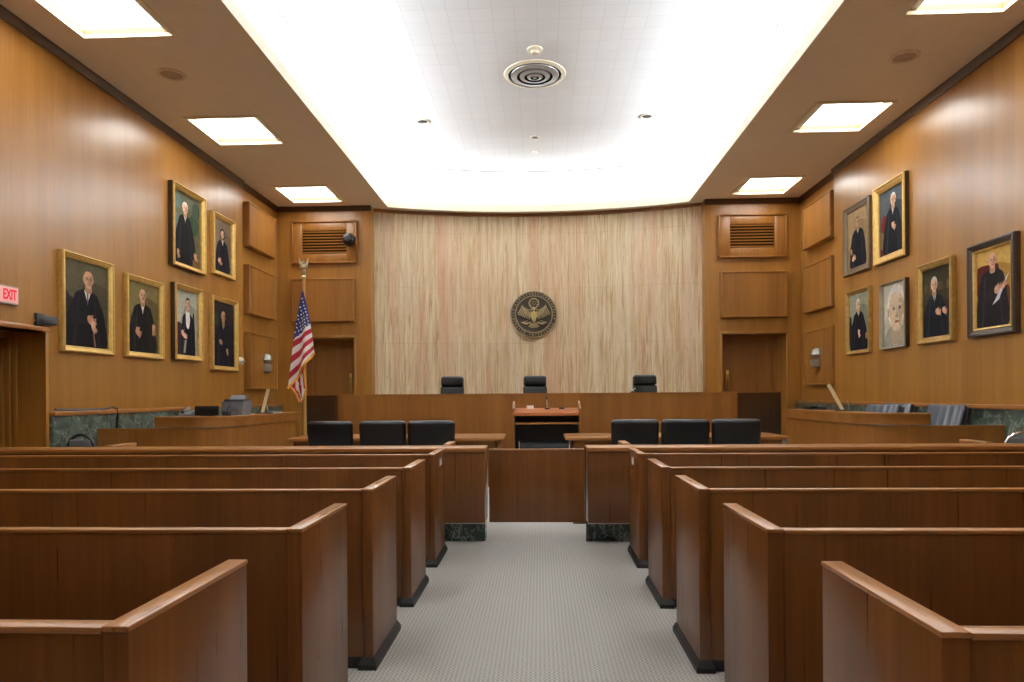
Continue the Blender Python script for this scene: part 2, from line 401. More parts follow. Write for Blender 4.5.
# back doors in their deep recesses
for n, (x0, x1, hx) in enumerate([(-5.69, -4.38, -4.62), (4.24, 5.69, 4.50)]):
    d = struct(MB().box(x0, x1, 16.55, 16.6, 0, 2.82).box(x0, x0+.14, 16.52, 16.55, 0, 2.82).box(x1-.14, x1, 16.52, 16.55, 0, 2.82).box(x0+.14, x1-.14, 16.52, 16.55, 2.6, 2.82).build('door_%d' % (n+2), W('court', 'z'), smooth=0))
    MB().box(hx-.035, hx+.035, 16.535, 16.55, 1.55, 2.0, .003).build('push_plate', BRASS, d)
    MB().tube([(hx, 16.54, 1.62), (hx, 16.49, 1.64), (hx, 16.48, 1.78), (hx, 16.49, 1.92), (hx, 16.54, 1.94)], .012).build('door_handle', BRASS, d)
    c = MB().box(x0-.06, x0, YB-.025, YB, 0, 2.88, .008).box(x1, x1+.06, YB-.025, YB, 0, 2.88, .008).box(x0-.06, x1+.06, YB-.025, YB, 2.82, 2.88, .008)
    struct(c.build('door_frame', ww))
    struct(MB().box(x0, x1, YB+.02, 16.5, 0, .45).build('floor_step', carpet() if n == 0 else bpy.data.materials['woven grey carpet'], smooth=0))
# marble wainscot with its wooden cap along both side walls
for n, (xw, s, y0, xo) in enumerate([(XL, 1, 8.35, -.04), (XR, -1, 4.0, .09)]):
    a, c = sorted((xw+xo, xw+s*.06))
    m = struct(MB().box(a, c, y0, 15.99, 0, 1.215).build('baseboard_%s' % ('left', 'right')[n], GREEN, smooth=0))
    a, c = sorted((xw+xo, xw+s*.085))
    MB().box(a, c, y0, 15.99, 1.215, 1.275, .012).build('wood_cap', W('cap', 'y'), m)
struct(MB().box(-4.1, 4.1, 13.85, 17.4, 0, .44).box(-6.1, 6.0, 15.3, 15.98, 0, .439).build('floor_platform', bpy.data.materials['woven grey carpet'], smooth=0))

# ------------------------------------------------------------------ wall panels and vents
def raised(mb, w, h, t=.14, ch=.03):
    """raised panel standing in the local xz plane, its face at y=-t"""
    pts = [(-w/2, -h/2), (w/2, -h/2), (w/2, h/2), (-w/2, h/2)]
    for (d, y) in [((0, 0), None)]: pass
    lev = [(0, 0), (0, -t*.85), (ch*.4, -t), (ch, -t), (ch*1.2, -t*.88)]
    rings = [[mb.bm.verts.new((x-math.copysign(i, x), y, z-math.copysign(i, z))) for (x, z) in pts] for (i, y) in lev]
    for a, c in zip(rings, rings[1:]):
        for k in range(4): mb.bm.faces.new((a[k], a[(k+1) % 4], c[(k+1) % 4], c[k]))
    mb.bm.faces.new(rings[0]); mb.bm.faces.new(rings[-1]); return mb
def panel(x, y, z, w, h, rz, label):
    o = raised(MB(), w, h).build('wall_panel', wood('figured panel veneer', srgb(124,80,28), srgb(144,95,36), srgb(160,109,46), 'z', rough=.4, fine=22, broad=4, coat=.15), smooth=0)
    o.location = (x, y, z); o.rotation_euler = (0, 0, rz)
    tag(o, label, 'panel', 'raised wall panels')
for s, xw, rz, yy, side in ((-1, XL-.04, PI/2, 14.86, 'left'), (1, XR+.09, -PI/2, 14.80, 'right')):
    where = 'in the corner behind the flag' if s < 0 else 'in the corner beyond the jury box'
    panel(xw, yy, 5.09, 1.44, .93, rz, 'top raised wood panel of three ' + where)
    panel(xw, yy, 3.72, 1.44, 1.03, rz, 'middle raised wood panel of three ' + where)
    panel(xw, yy, 2.21, 1.44, 1.20, rz, 'lowest raised wood panel, with a wall lamp, %s' % where)
panel(-5.09, YB, 3.71, 1.49, 1.02, 0, 'raised wood panel above the back door behind the flag')
panel(4.945, YB, 3.72, 1.50, 1.06, 0, 'raised wood panel above the back door on the jury box side')
def vent(x, z, gx, gw, label):
    t = thing('vent_panel', label, 'vent', (x, YB, z))
    w, h, gh = 1.53, .97, .55
    b = MB()
    g0, g1 = gx-gw/2, gx+gw/2
    b.box(-w/2, g0, -.045, 0, -h/2, h/2, .01).box(g1, w/2, -.045, 0, -h/2, h/2, .01).box(g0, g1, -.045, 0, gh/2, h/2, .004).box(g0, g1, -.045, 0, -h/2, -gh/2, .004)
    b.build('panel', bpy.data.materials['figured panel veneer'], t)
    m = MB()
    for z0, z1 in ((-h/2-.02, -h/2+.02), (h/2-.02, h/2+.02)): m.box(-w/2, w/2, -.085, -.0, z0, z1, .006)
    for x0, x1 in ((-w/2-.02, -w/2+.02), (w/2-.02, w/2+.02)): m.box(x0, x1, -.085, -.0, -h/2, h/2, .006)
    m.build('moulding', bpy.data.materials['figured panel veneer'], t)
    MB().box(g0, g1, -.006, -.002, -gh/2, gh/2).build('duct', DARKHOLE, t, smooth=0)
    s = MB()
    for k in range(8):
        zc = -gh/2+gh*(k+.5)/8
        s.prism([(-.042, zc-.008), (-.040, zc-.018), (-.008, zc+.012), (-.010, zc+.02)], 'x', g0, g1)
    s.build('louvre', W('court', 'x'), t, smooth=0)
vent(-5.06, 5.09, 0, 1.06, 'louvred wood vent panel above the flag')
vent(4.93, 5.08, 0, 1.01, 'louvred wood vent panel on the jury box side of the stone wall')

# ------------------------------------------------------------------ ceiling fittings
EM = plain('lit diffuser', (.9, .9, .88, 1), .6, emit=(1, .96, .90, 1), estr=11.0, var=.01)
lab = ['near the rear wall', 'over the rear pews', 'over the front pews', 'over the first portraits', 'nearest the stone wall']
first = None
for side, xc in enumerate(LXC):
    for i, y in enumerate(LY):
        L_ = 'square recessed ceiling light %s, on the %s soffit' % (['fifth from the stone wall', 'fourth from the stone wall', 'third from the stone wall', 'second from the stone wall', 'nearest the stone wall'][i], ('exit sign side', 'jury box side')[side])
        loc = (xc, y+LW/2, ZC)
        if first is None:
            first = thing('ceiling_light', L_, 'ceiling light', loc, 0, 'square soffit lights')
            h = LW/2
            b = MB(); sq = [(-h, -h), (h, -h), (h, h), (-h, h)]
            sweep(b, sq, [(.014, -.028), (-.03, -.028), (-.035, -.02), (-.035, 0), (0, 0), (.014, .012)], closed=True)
            b.build('frame', IVORY, first, smooth=0)
            b = MB(); sweep(b, sq, [(0, .012), (.012, .012), (.012, .105), (0, .105)], closed=True)
            b.build('housing', plain('tan enamel housing', srgb(140,120,82), .6, var=.02), first, smooth=0)
            MB().box(-h+.01, h-.01, -h+.01, h-.01, .088, .098).build('diffuser', EM, first, smooth=0)
        else: dup(first, loc, 0, L_)
def round_vent():
    t = thing('ceiling_diffuser', 'large round concentric ring air diffuser in the white tiled ceiling', 'vent', (-.04, 11.07, ZU+.008))
    for k, (r0, r1, z0, z1, cm) in enumerate([(.50, .43, -.004, -.03, IVORY), (.39, .29, -.02, -.05, None), (.25, .17, -.03, -.06, None), (.13, .07, -.04, -.07, None)]):
        b = MB(); b.lathe([(r0, z0), (r0-.005, z0-.012), (r1, z1), (r1+.005, z1+.012)], n=56)
        bmesh.ops.delete(b.bm, geom=[f for f in b.bm.faces if len(f.verts) > 4], context='FACES')
        vs = b.bm.verts[:]; n = 56
        for q in range(n): b.bm.faces.new((vs[3*n+q], vs[3*n+(q+1) % n], vs[(q+1) % n], vs[q]))
        b.build('ring', cm or plain('grey diffuser metal', (.42, .42, .43, 1), .4, metal=.5, var=.04), t)
    MB().lathe([(.001, -.07), (.035, -.065), (.035, -.02), (.001, -.02)], n=24).build('hub', STEEL, t)
    MB().lathe([(.43, -.001), (.43, -.003), (.01, -.003), (.01, -.001)], n=40).build('throat', DARKHOLE, t)
round_vent()
def downlight(x, y, label, dark=True, r=.095):
    t = thing('ceiling_downlight', label, 'downlight', (x, y, ZU+.008), 0, 'small round fittings in the tiled ceiling')
    MB().lathe([(r, 0), (r, -.012), (r*.82, -.016), (r*.78, -.004), (r*.78, 0)], n=28, caps=False).build('trim_ring', IVORY, t)
    MB().lathe([(r*.78, -.001), (r*.6, -.008), (r*.3, -.012), (.001, -.012)], n=28).build('lens', DGREYP if dark else IVORY, t)
downlight(-2.17, 12.86, 'small round dark downlight on the flag side of the tiled ceiling', r=.12)
downlight(2.04, 12.86, 'small round dark downlight on the jury box side of the tiled ceiling', r=.12)
downlight(-.06, 13.78, 'small round downlight on the centre line beyond the ring diffuser')
t = thing('ceiling_detector', 'pale round smoke detector just in front of the ring diffuser', 'smoke detector', (-.035, 10.28, ZU+.008))
MB().lathe([(.12, 0), (.12, -.015), (.09, -.03), (.001, -.03)], n=28).build('base', IVORY, t)
MB().lathe([(.06, -.03), (.055, -.065), (.03, -.075), (.001, -.075)], n=24).build('sensing_head', IVORY, t)
t = thing('ceiling_sprinkler', 'tiny sprinkler head furthest along the tiled ceiling centre line', 'sprinkler', (-.06, 14.63, ZU+.008))
MB().lathe([(.08, 0), (.075, -.01), (.001, -.01)], n=20).build('escutcheon', IVORY, t)
MB().tube([(0, 0, -.01), (0, 0, -.05)], .012).lathe([(.03, -.05), (.03, -.055), (.001, -.055)], n=14).build('nozzle', STEEL, t)
for x, y, s in ((-5.085, 9.31, 'on the exit sign side'), (4.92, 9.36, 'on the side opposite the exit sign')):
    t = thing('ceiling_speaker', 'round flush soffit speaker between square lights ' + s, 'speaker', (x, y, ZC), 0, 'round soffit speakers')
    MB().lathe([(.19, 0), (.19, -.012), (.15, -.02), (.14, -.003)], n=36, caps=False).build('trim_ring', plain('tan speaker ring', srgb(226,212,190), .5), t)
    MB().lathe([(.14, -.007), (.07, -.014), (.001, -.014)], n=36).build('grille', plain('brown speaker cloth', srgb(182,164,142), .8, bump=.6, bscale=300), t)

# ------------------------------------------------------------------ pews
ROWS = [1.43, 2.50, 3.57, 4.64, 5.71]; PD = .60; PH = .95
pv, pcx, pcy = W('pew', 'z'), W('cap', 'x'), W('cap', 'y')
def make_pew(s, label):
    """s=-1: the pew left of the aisle; the aisle face of the end panel lies at local x=0, the near face at local y=0"""
    t = thing('pew', label, 'pew', (s*.85-.033, ROWS[0], 0), 0, 'wooden court pews')
    def bx(mb, a, c, *r, **k):
        lo, hi = sorted((s*a, s*c)); return mb.box(lo, hi, *r, **k)
    ln = 4.35
    for (e0, e1) in ((0, .062), (ln-.062, ln)):
        ep = bx(MB(), e0+.003, e1-.003, .003, PD-.003, .05, PH-.014, bev=.002).build('end_panel', pv, t)
        bx(MB(), e0, e1, 0, PD, PH-.014, PH, bev=.004, seg=2).build('end_cap', pcy, t)
        b = MB()
        x0, x1 = sorted((s*(e0-.018), s*(e1+.018)))
        lo = [(x0, -.02), (x1, -.02), (x1, PD+.02), (x0, PD+.02)]
        rings = [[b.bm.verts.new((x, y, z)) for (x, y) in lo] for z in (0, .026)]
        x0, x1 = sorted((s*(e0-.002), s*(e1+.002)))
        rings.append([b.bm.verts.new((x, y, .06)) for (x, y) in [(x0, -.002), (x1, -.002), (x1, PD+.002), (x0, PD+.002)]])
        for a, c in zip(rings, rings[1:]):
            for k in range(4): b.bm.faces.new((a[k], a[(k+1) % 4], c[(k+1) % 4], c[k]))
        b.bm.faces.new(rings[0]); b.bm.faces.new(rings[-1]); b.build('plinth', PLINTH, t, smooth=0)
    bx(MB(), .062, ln-.062, .010, .045, .04, PH-.020, bev=.002).build('back_panel', pv, t)
    bx(MB(), .066, ln-.066, .006, .056, PH-.020, PH-.004, bev=.004, seg=2).build('back_cap', pcx, t)
    bx(MB(), .062, ln-.062, .004, .05, 0, .06, bev=.004).build('back_plinth', PLINTH, t)
    bx(MB(), .062, ln-.062, .05, .52, .40, .45, bev=.012).build('seat', pv, t)
    bx(MB(), .062, ln-.062, .44, .47, 0, .40).build('seat_rail', pv, t)
    return t
ordw = ['fifth row from the gate', 'fourth row from the gate', 'third row from the gate', 'second row from the gate', 'first row behind the gate rail']
for s, side in ((-1, 'on the flag side of the aisle'), (1, 'on the jury box side of the aisle')):
    p0 = make_pew(s, 'wooden pew %s, %s' % (side, ordw[0]))
    for k in range(1, 5): dup(p0, (s*.85-.033, ROWS[k], 0), 0, 'wooden pew %s, %s' % (side, ordw[k]))
    pl = thing('row_plate', 'pale metal plate on the front pew end, %s' % side, 'plate', (s*.85-.033-s*.001, ROWS[4]+.30, .855))
    MB().box(*sorted((0, -s*.006)), -.07, .07, -.036, .036, .003).build('plate', STEEL, pl)
    MB().box(*sorted((-s*.006, -s*.008)), -.055, .055, -.025, .025, .001).build('card', PAPER, pl)

# ------------------------------------------------------------------ bar rail and gate
cw, ccx = W('court', 'z'), W('cap', 'x')
pw = W('pew', 'z')
for s, x0, x1, lbl in ((-1, -6.08, -.535, 'wooden bar rail on a green marble base, flag side of the gate'), (1, .46, 5.86, 'wooden bar rail on a green marble base, jury box side of the gate')):
    t = thing('bar_rail', lbl, 'railing', ((x0+x1)/2, 6.65, 0))
    o = (x0+x1)/2; a, c = x0-o, x1-o
    MB().box(a, c, -.045, .29, .20, .89, .003).build('panel', pw, t)
    MB().box(a-.006, c+.006, -.06, .305, .89, .932, .008, 2).build('cap', ccx, t)
    MB().box(a+.01, c-.01, .08, .28, 0, .20, .003).build('marble_base', DGREEN, t)
    MB().box(a, c, -.049, .292, .194, .203).build('metal_strip', STEEL, t, smooth=0)
    for xr in ((-4.5, -.95) if s < 0 else (.88, 4.46)):
        f = MB().box(xr-o-.03, xr-o+.03, .29, .72, 0, .90, .003).build('return_panel', pw, t)
        MB().box(xr-o-.042, xr-o+.042, .31, .74, .90, .945, .01, 3).build('return_cap', pcy, f)
    if s > 0: MB().box(a-.012, a+.012, .07, .10, .0, .20, .003).build('hinge_post', W('trim'), t)
t = thing('gate', 'plain wooden swing gate closing the aisle, hung above the carpet', 'gate', (-.045, 6.65, 0))
MB().box(-.452, .476, -.022, .022, .205, .905, .004).build('gate_panel', pw, t)
MB().box(-.453, .477, -.027, .027, .905, .917, .005).build('gate_cap', ccx, t)
MB().box(.36, .478, -.028, .028, .191, .204, .003).tube([(.484, 0, .19), (.484, 0, .93)], .006).build('hinge', W('trim'), t)

# ------------------------------------------------------------------ judges' bench
b_ = thing('judges_bench', "long wooden judges' bench with angled back wings, before the stone wall", 'bench', (-.06, 13.2, 0))
def round_path(pts, r, n=8):
    out = []
    for i, p in enumerate(pts):
        if i in (0, len(pts)-1): out.append(tuple(p)); continue
        p = Vector(p); a = (Vector(pts[i-1])-p).normalized(); c = (Vector(pts[i+1])-p).normalized()
        ang = a.angle(c); d = r/math.tan(ang/2)
        p0, p1 = p+a*d, p+c*d
        ctr = p+(a+c).normalized()*(r/math.sin(ang/2))
        v0, v1 = p0-ctr, p1-ctr
        tot = v0.angle(v1); sg = 1 if v0.x*v1.y-v0.y*v1.x > 0 else -1
        for k in range(n+1):
            t = sg*tot*k/n
            out.append((ctr.x+v0.x*math.cos(t)-v0.y*math.sin(t), ctr.y+v0.x*math.sin(t)+v0.y*math.cos(t)))
    return out
bp = round_path([(-5.10, 1.5), (-3.90, 0), (3.86, 0), (5.17, 1.5)], .35)
h_ = len(bp)//2
wing = wood('darker bench wing veneer', srgb(54,31,12), srgb(70,41,17), srgb(84,53,24), 'z', rough=.45, fine=45, broad=6, coat=.05)  # wing panels get a darker colour than the bench front
m = MB(); sweep(m, bp[5:-5], [(0, .0), (.05, .0), (.05, 1.455), (0, 1.455)]); m.build('front_panel', cw, b_)
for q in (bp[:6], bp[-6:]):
    m = MB(); sweep(m, q, [(0, .0), (.05, .0), (.05, 1.455), (0, 1.455)]); m.build('wing_panel', wing, b_)['label'] = 'wooden end wing, coloured darker than the front panel'
m = MB(); sweep(m, bp, [(-.012, 1.455), (.06, 1.455), (.06, 1.475), (-.012, 1.475)]); m.build('top_cap', ccx, b_)
m = MB(); sweep(m, bp, [(-.006, 0), (0, 0), (0, .12), (-.006, .12)]); m.build('plinth', PLINTH, b_)
m = MB(); sweep(m, bp, [(.05, 1.16), (.62, 1.16), (.62, 1.20), (.05, 1.20)]); m.build('worktop', ccx, b_)

# ------------------------------------------------------------------ chairs
def star_base(t, h, r=.31, mat=None):
    b = MB()
    for k in range(5):
        a = 2*PI*k/5+.3; d = Vector((math.cos(a), math.sin(a), 0))
        b.tube([(0, 0, .12), tuple(d*r*.5+Vector((0, 0, .10))), tuple(d*r+Vector((0, 0, .075)))], [.03, .024, .018], 8)
    b.build('star_base', mat or BLACK, t)
    for k in range(5):
        a = 2*PI*k/5+.3
        MB().lathe([(.008, -.02), (.03, -.02), (.03, .02), (.008, .02)], (math.cos(a)*r, math.sin(a)*r, .03), 'y', 14).build('caster', BLACK, t)
    MB().tube([(0, 0, .1), (0, 0, h)], .03, 12).build('column', CHROME, t)
def make_chair(name, label, group, w=.66, top=1.08, lea=LEATHER, head=False, recl=.10, chan=0.0):
    """armchair that faces local +y, its back at y=-0.27"""
    t = thing(name, label, 'chair', (0, 0, 0), 0, group)
    MB().pad(w*.84, .54, .12, (0, .03, .44), .045, 4, 0, 4, 0, .015).build('seat', lea, t)
    bh = top-.50
    Mx = Matrix.Translation((0, -.27, .50)) @ Matrix.Rotation(recl, 4, 'X') @ Matrix.Translation((0, .0, 0))
    if chan:
        b = MB().pad(w*1.02, .05, bh*.98, (0, -.075, bh/2), .02, 3, .05, 8); b.xform(Mx); b.build('back_shell', BLACK, t)
    if not head:
        b = MB().pad(w, .13, bh, (0, 0, bh/2), .055, 5, .05, 24 if chan else 8, -.03, .012, chan); b.xform(Mx); b.build('backrest', lea, t)
    else:
        b = MB().pad(w, .11, bh-.22, (0, 0, (bh-.22)/2), .045, 4, .05, 8, 0, 0); b.xform(Mx); b.build('backrest', lea, t)
        b = MB().pad(w*.97, .12, .215, (0, .015, bh-.108), .05, 5, .05, 8, .03, .008); b.xform(Mx); b.build('headrest', lea, t)
        b = MB().box(-w*.46, w*.46, -.075, -.05, .05, bh-.03, .01); b.xform(Mx); b.build('back_shell', BLACK, t)
    for s in (-1, 1):
        x = s*w*.46
        MB().tube([(x, .20, .40), (x, .22, .60), (x, .20, .655), (x, 0, .665), (x, -.22, .66)], [.02, .02, .024, .026, .024], 10).build('armrest', BLACK, t)
    MB().box(-.14, .14, -.12, .16, .36, .385, .008).build('seat_plate', BLACK, t)
    star_base(t, .37)
    return t
g = 'black leather chairs at the counsel tables'
spots = [(-2.99, -.10, 'black leather chair at the flag-side table, nearest the flag'), (-2.25, 0, 'black leather chair at the flag-side table, middle of three'), (-1.565, .06, 'black leather chair at the flag-side table, nearest the lectern'),
         (1.33, .05, 'black leather chair at the jury-side table, nearest the lectern'), (2.05, 0, 'black leather chair at the jury-side table, middle of three'), (2.77, -.05, 'black leather chair at the jury-side table, furthest from the lectern')]
ch = None
for x, a, l in spots:
    if ch is None:
        ch = make_chair('counsel_chair', l, g); ch.location = (x, 9.98, 0); ch.rotation_euler = (0, 0, a)
    else: dup(ch, (x, 9.98, 0), a, l)
jc = None
for x, l in ((-1.90, "judge's black chair with padded headrest, on the flag side of the bench"), (-.095, "judge's black chair with padded headrest below the bronze seal"), (2.29, "judge's black chair with padded headrest, on the jury box side of the bench")):
    if jc is None:
        jc = make_chair('judge_chair', l, "judges' chairs behind the bench", w=.52, top=1.415, head=True, recl=.06); jc.location = (x, 14.6, .44); jc.rotation_euler = (0, 0, PI)
    else: dup(jc, (x, 14.6, .44), PI + (.06 if x > 1 else 0), l)

# ------------------------------------------------------------------ counsel tables
def rounded(x0, x1, y0, y1, r, n=8):
    out = []
    for (cx, cy, a0) in ((x1-r, y0+r, -PI/2), (x1-r, y1-r, 0), (x0+r, y1-r, PI/2), (x0+r, y0+r, PI)):
        for k in range(n+1):
            a = a0+PI/2*k/n; out.append((cx+r*math.cos(a), cy+r*math.sin(a)))
    return out
for xc, l in ((-2.27, 'long wooden counsel table with rounded corners, flag side of the lectern'), (2.10, 'long wooden counsel table with rounded corners, jury box side of the lectern')):
    t = thing('counsel_table', l, 'table', (xc, 11.1, 0), 0, 'counsel tables')
    b = MB(); b.prism(rounded(-1.70, 1.70, -.6, .6, .16), 'z', .735, .785)
    es = [e for e in b.bm.edges if abs(e.verts[0].co.z-e.verts[1].co.z) < 1e-5]
    bmesh.ops.bevel(b.bm, geom=es, offset=.014, segments=3, profile=.5, affect='EDGES')
    b.build('tabletop', ccx, t)
    MB().box(-1.6, 1.6, -.5, -.47, .62, .735).box(-1.6, 1.6, .47, .5, .62, .735).box(-1.6, -1.57, -.5, .5, .62, .735).box(1.57, 1.6, -.5, .5, .62, .735).build('apron', cw, t, smooth=0)
    for x in (-1.5, 1.5): MB().box(x-.05, x+.05, -.42, .42, .0, .735, .01).build('pedestal', cw, t)
    MB().box(-1.3, 1.3, .0, .03, .12, .5, .004).build('modesty_panel', cw, t)

# ------------------------------------------------------------------ lectern
t = thing('lectern', 'wide wooden lectern with open shelves, between the counsel tables', 'lectern', (.125, 12.2, 0))
for s in (-1, 1):
    x0, x1 = sorted((s*.575, s*.61))
    MB().prism([(-.02, .0), (.55, .0), (.55, 1.20), (.30, 1.33), (.12, 1.28), (-.02, 1.20)], 'x', x0, x1).build('side_panel', cw, t, smooth=0)
    MB().box(*sorted((s*.57, s*.615)), -.03, .56, 0, .05, .006).build('foot', PLINTH, t)
b = MB().prism([(-.045, 1.075), (-.045, 1.125), (.5, 1.20), (.5, 1.15)], 'x', -.575, .575); b.build('reading_board', wood('lectern orange wood', srgb(150,82,44), srgb(178,104,60), srgb(196,124,76), 'x'), t, smooth=0)
MB().box(-.575, .575, -.01, .5, .915, .945, .005).build('shelf', ccx, t)
MB().box(-.575, .575, .0, .5, .12, .15, .004).build('shelf', ccx, t)
MB().box(-.575, .575, .5, .54, .0, 1.15).build('front_panel', cw, t, smooth=0)
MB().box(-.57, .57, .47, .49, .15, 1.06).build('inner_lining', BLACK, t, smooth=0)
a = thing('amplifier', 'black rack amplifier stacked inside the lectern', 'amplifier', (.08, 12.42, .155))
MB().box(-.44, .44, -.14, .12, .0, .42, .006).build('case', BLACK, a)
for k in range(3): MB().box(-.42, .42, -.15, -.14, .03+.13*k, .13+.13*k, .003).build('face_panel', DGREYP, a)
for x in (-.46, .44): MB().box(x, x+.02, -.16, -.14, 0, .46, .003).build('rack_ear', STEEL, a)
m = thing('microphone', 'slim gooseneck microphone rising from the lectern top', 'microphone', (.14, 12.44, 1.19))
MB().lathe([(.05, -.01), (.05, .012), (.02, .025), (.001, .025)], n=20).build('base', BLACK, m)
MB().tube([(0, 0, .02), (-.005, 0, .10), (-.01, -.02, .17)], .008, 8).build('stem', STEEL, m)
MB().tube([(-.01, -.02, .17), (-.012, -.035, .215)], .014, 10).build('capsule', BLACK, m)
m = thing('tissue_box', 'small pale box on the lectern top', 'box', (-.17, 12.42, 1.185))
MB().box(-.06, .06, -.05, .05, 0, .065, .006).build('carton', PAPER, m)
MB().box(-.035, .035, -.02, .02, .065, .067).build('slot', DGREYP, m)
m = thing('desk_timer', 'small black device at the right end of the lectern top', 'device', (.40, 12.40, 1.182))
MB().box(-.05, .05, -.04, .04, 0, .035, .008).build('case', BLACK, m); MB().box(-.03, .03, -.041, -.039, .008, .026).build('display', DGREYP, m)

# ------------------------------------------------------------------ curved side boxes
def side_box(s, xwall, xin, yfront, yend, xband, label):
    t = thing('jury_box', label, 'jury box', (xin, yfront, 0))
    r = .55
    full = round_path([(xwall-xin, 0), (0, 0), (0, yend-yfront)], r, 12)
    band = round_path([(xband-xin, 0), (0, 0), (0, yend-yfront)], r, 12)
    k = -1 if s < 0 else 1
    # travel runs from the wall towards the aisle, then towards the bench
    def pr(pts): return [(o*(1 if s < 0 else -1), z) for o, z in pts]
    m = MB(); sweep(m, full, pr([(0, 0), (.05, 0), (.05, 1.0), (0, 1.0)])); m.build('front_panel', cw, t)
    m = MB(); sweep(m, full, pr([(-.004, 1.0), (.054, 1.0), (.054, 1.02), (-.004, 1.02)])); m.build('front_cap', W('court', 'x'), t)
    m = MB(); sweep(m, full, pr([(-.006, 0), (0, 0), (0, .1), (-.006, .1)])); m.build('plinth', PLINTH, t)
    m = MB(); sweep(m, band, pr([(-.03, 1.03), (.03, 1.03), (.03, 1.155), (-.03, 1.155)])); m.build('upper_band', W('court', 'x'), t)
    m = MB(); sweep(m, band, pr([(-.045, 1.155), (.36, 1.155), (.36, 1.175), (-.045, 1.175)])); m.build('counter', W('cap', 'x'), t)
    return t
side_box(-1, -6.08, -4.25, 9.15, 11.75, -5.25, 'curved wooden clerk box with a raised counter, on the exit sign side')
side_box(1, 5.86, 4.20, 8.85, 11.80, 4.93, 'curved wooden jury box with a raised counter, opposite the exit sign')
struct(MB().box(4.35, 5.86, 9.0, 11.8, 0, .2).build('floor_riser', bpy.data.materials['woven grey carpet'], smooth=0))
# jury chairs
j = None
for x, y, a, l in ((4.68, 10.05, PI-1.05, 'blue grey chair inside the jury box, furthest to the bench end'), (5.30, 10.9, PI-1.1, 'blue grey chair inside the jury box, half hidden between two others'), (5.27, 9.5, PI-1.05, 'blue grey chair inside the jury box, nearest the gallery')):
    if j is None:
        j = make_chair('jury_chair', l, 'chairs inside the jury box', w=.5, top=1.10, lea=JLEATHER, recl=.42, chan=.012); j.location = (x, y, .2); j.rotation_euler = (0, 0, a)
    else: dup(j, (x, y, .2), a, l)
# low tub chairs between the rail and the boxes
def loop_chair(x, y, rz, label, frame, pad, w=.22):
    t = thing('side_chair', label, 'chair', (x, y, 0), rz)
    MB().pad(w*2, .44, .07, (0, 0, .45), .03, 3, 0, 4).build('seat', pad, t)
    pts = [(-w, -.2, 0), (-w, -.21, .7)]+[(-w*math.cos(PI*k/10), -.23, .80+.17*math.sin(PI*k/10)) for k in range(11)]+[(w, -.21, .7), (w, -.2, 0)]
    MB().tube(pts, .02, 10).build('back_frame', frame, t)
    MB().pad(w*1.64, .05, .10, (0, -.22, .86), .02, 3, .0, 4).build('backrest', pad, t)
    for s in (-1, 1): MB().tube([(s*w, .2, 0), (s*w, .2, .66), (s*w, .0, .68), (s*w, -.21, .66)], .016, 8).build('arm_frame', frame, t)
loop_chair(-5.88, 8.3, PI, 'black looped-back chair against the green marble, beside the clerk box', BLACK, GREYP, .17)
loop_chair(5.60, 7.9, PI, 'chrome looped-back chair with grey pad at the edge of the jury box', CHROME, GREYP)

# things on the clerk box
m = thing('monitor', 'black monitor seen from behind on the clerk box counter', 'monitor', (-4.67, 9.42, 1.175))
MB().box(-.17, .17, -.02, .02, .01, .145, .008).build('screen_case', BLACK, m); MB().box(-.08, .08, -.03, .08, 0, .012, .004).build('stand', BLACK, m)
m = thing('telephone', 'grey desk telephone beside the black monitor', 'telephone', (-4.93, 9.42, 1.175))
MB().prism([(-.09, 0), (.09, 0), (.09, .09), (-.09, .03)], 'x', -.09, .06).build('body', GREYP, m, smooth=0)
MB().tube([(-.06, -.07, .06), (-.06, 0, .09), (-.06, .07, .12)], [.025, .016, .025], 8).build('handset', BLACK, m)
m = thing('desk_printer', 'grey desktop printer with a paper tray on the clerk box', 'printer', (-4.46, 9.9, 1.175))
MB().prism([(-.145, 0), (.14, 0), (.16, .2), (-.165, .2)], 'y', -.14, .16).build('body', GREYP, m, smooth=0)
MB().box(-.14, .14, -.12, .15, .2, .235, .006).build('scanner_lid', DGREYP, m)
MB().prism([(.02, .23), (.05, .23), (.12, .29), (.09, .29)], 'x', -.12, .11).build('paper_tray', GREYP, m, smooth=0)
MB().lathe([(.03, -.002), (.03, .006), (.001, .006)], (.05, -.142, .05), 'y', 16).build('button', STEEL, m)
m = thing('speakerphone', 'small dark speakerphone between the monitor and the printer', 'speakerphone', (-4.45, 9.55, 1.175))
MB().box(-.05, .05, -.05, .05, 0, .07, .012).build('body', DGREYP, m); MB().tube([(0, 0, .07), (.02, .0, .12), (.05, 0, .14)], .006, 6).build('cord', BLACK, m)
def bar_lamp(x, y, z, dx, label):
    t = thing('desk_lamp', label, 'lamp', (x, y, z))
    MB().box(-.10, .16, -.05, .05, 0, .018, .006).build('base', BLACK, t)
    MB().tube([(0, 0, .015), (dx, .0, .39)], .028, 4).build('arm', PALEBRASS, t)
    MB().tube([(.10, 0, .015), (.07, 0, .16)], .006, 6).build('rod', STEEL, t)
bar_lamp(4.46, 10.25, 1.175, -.20, 'slanted pale brass arm on a black base, on the jury box counter')
bar_lamp(-4.43, 10.75, 1.175, .10, 'slanted pale brass arm behind the printer on the clerk box')
m = thing('document_tray', 'flat black tray on the jury box counter towards the bench', 'tray', (4.42, 11.2, 1.175))
MB().box(-.12, .12, -.16, .16, 0, .008, .003).build('bottom', BLACK, m); MB().box(-.12, -.11, -.16, .16, .008, .045).box(.11, .12, -.16, .16, .008, .045).box(-.11, .11, .15, .16, .008, .045).build('rim', BLACK, m, smooth=0)
m = thing('papers', 'loose stapled papers on the clerk box near the flag', 'papers', (-4.45, 11.25, 1.175))
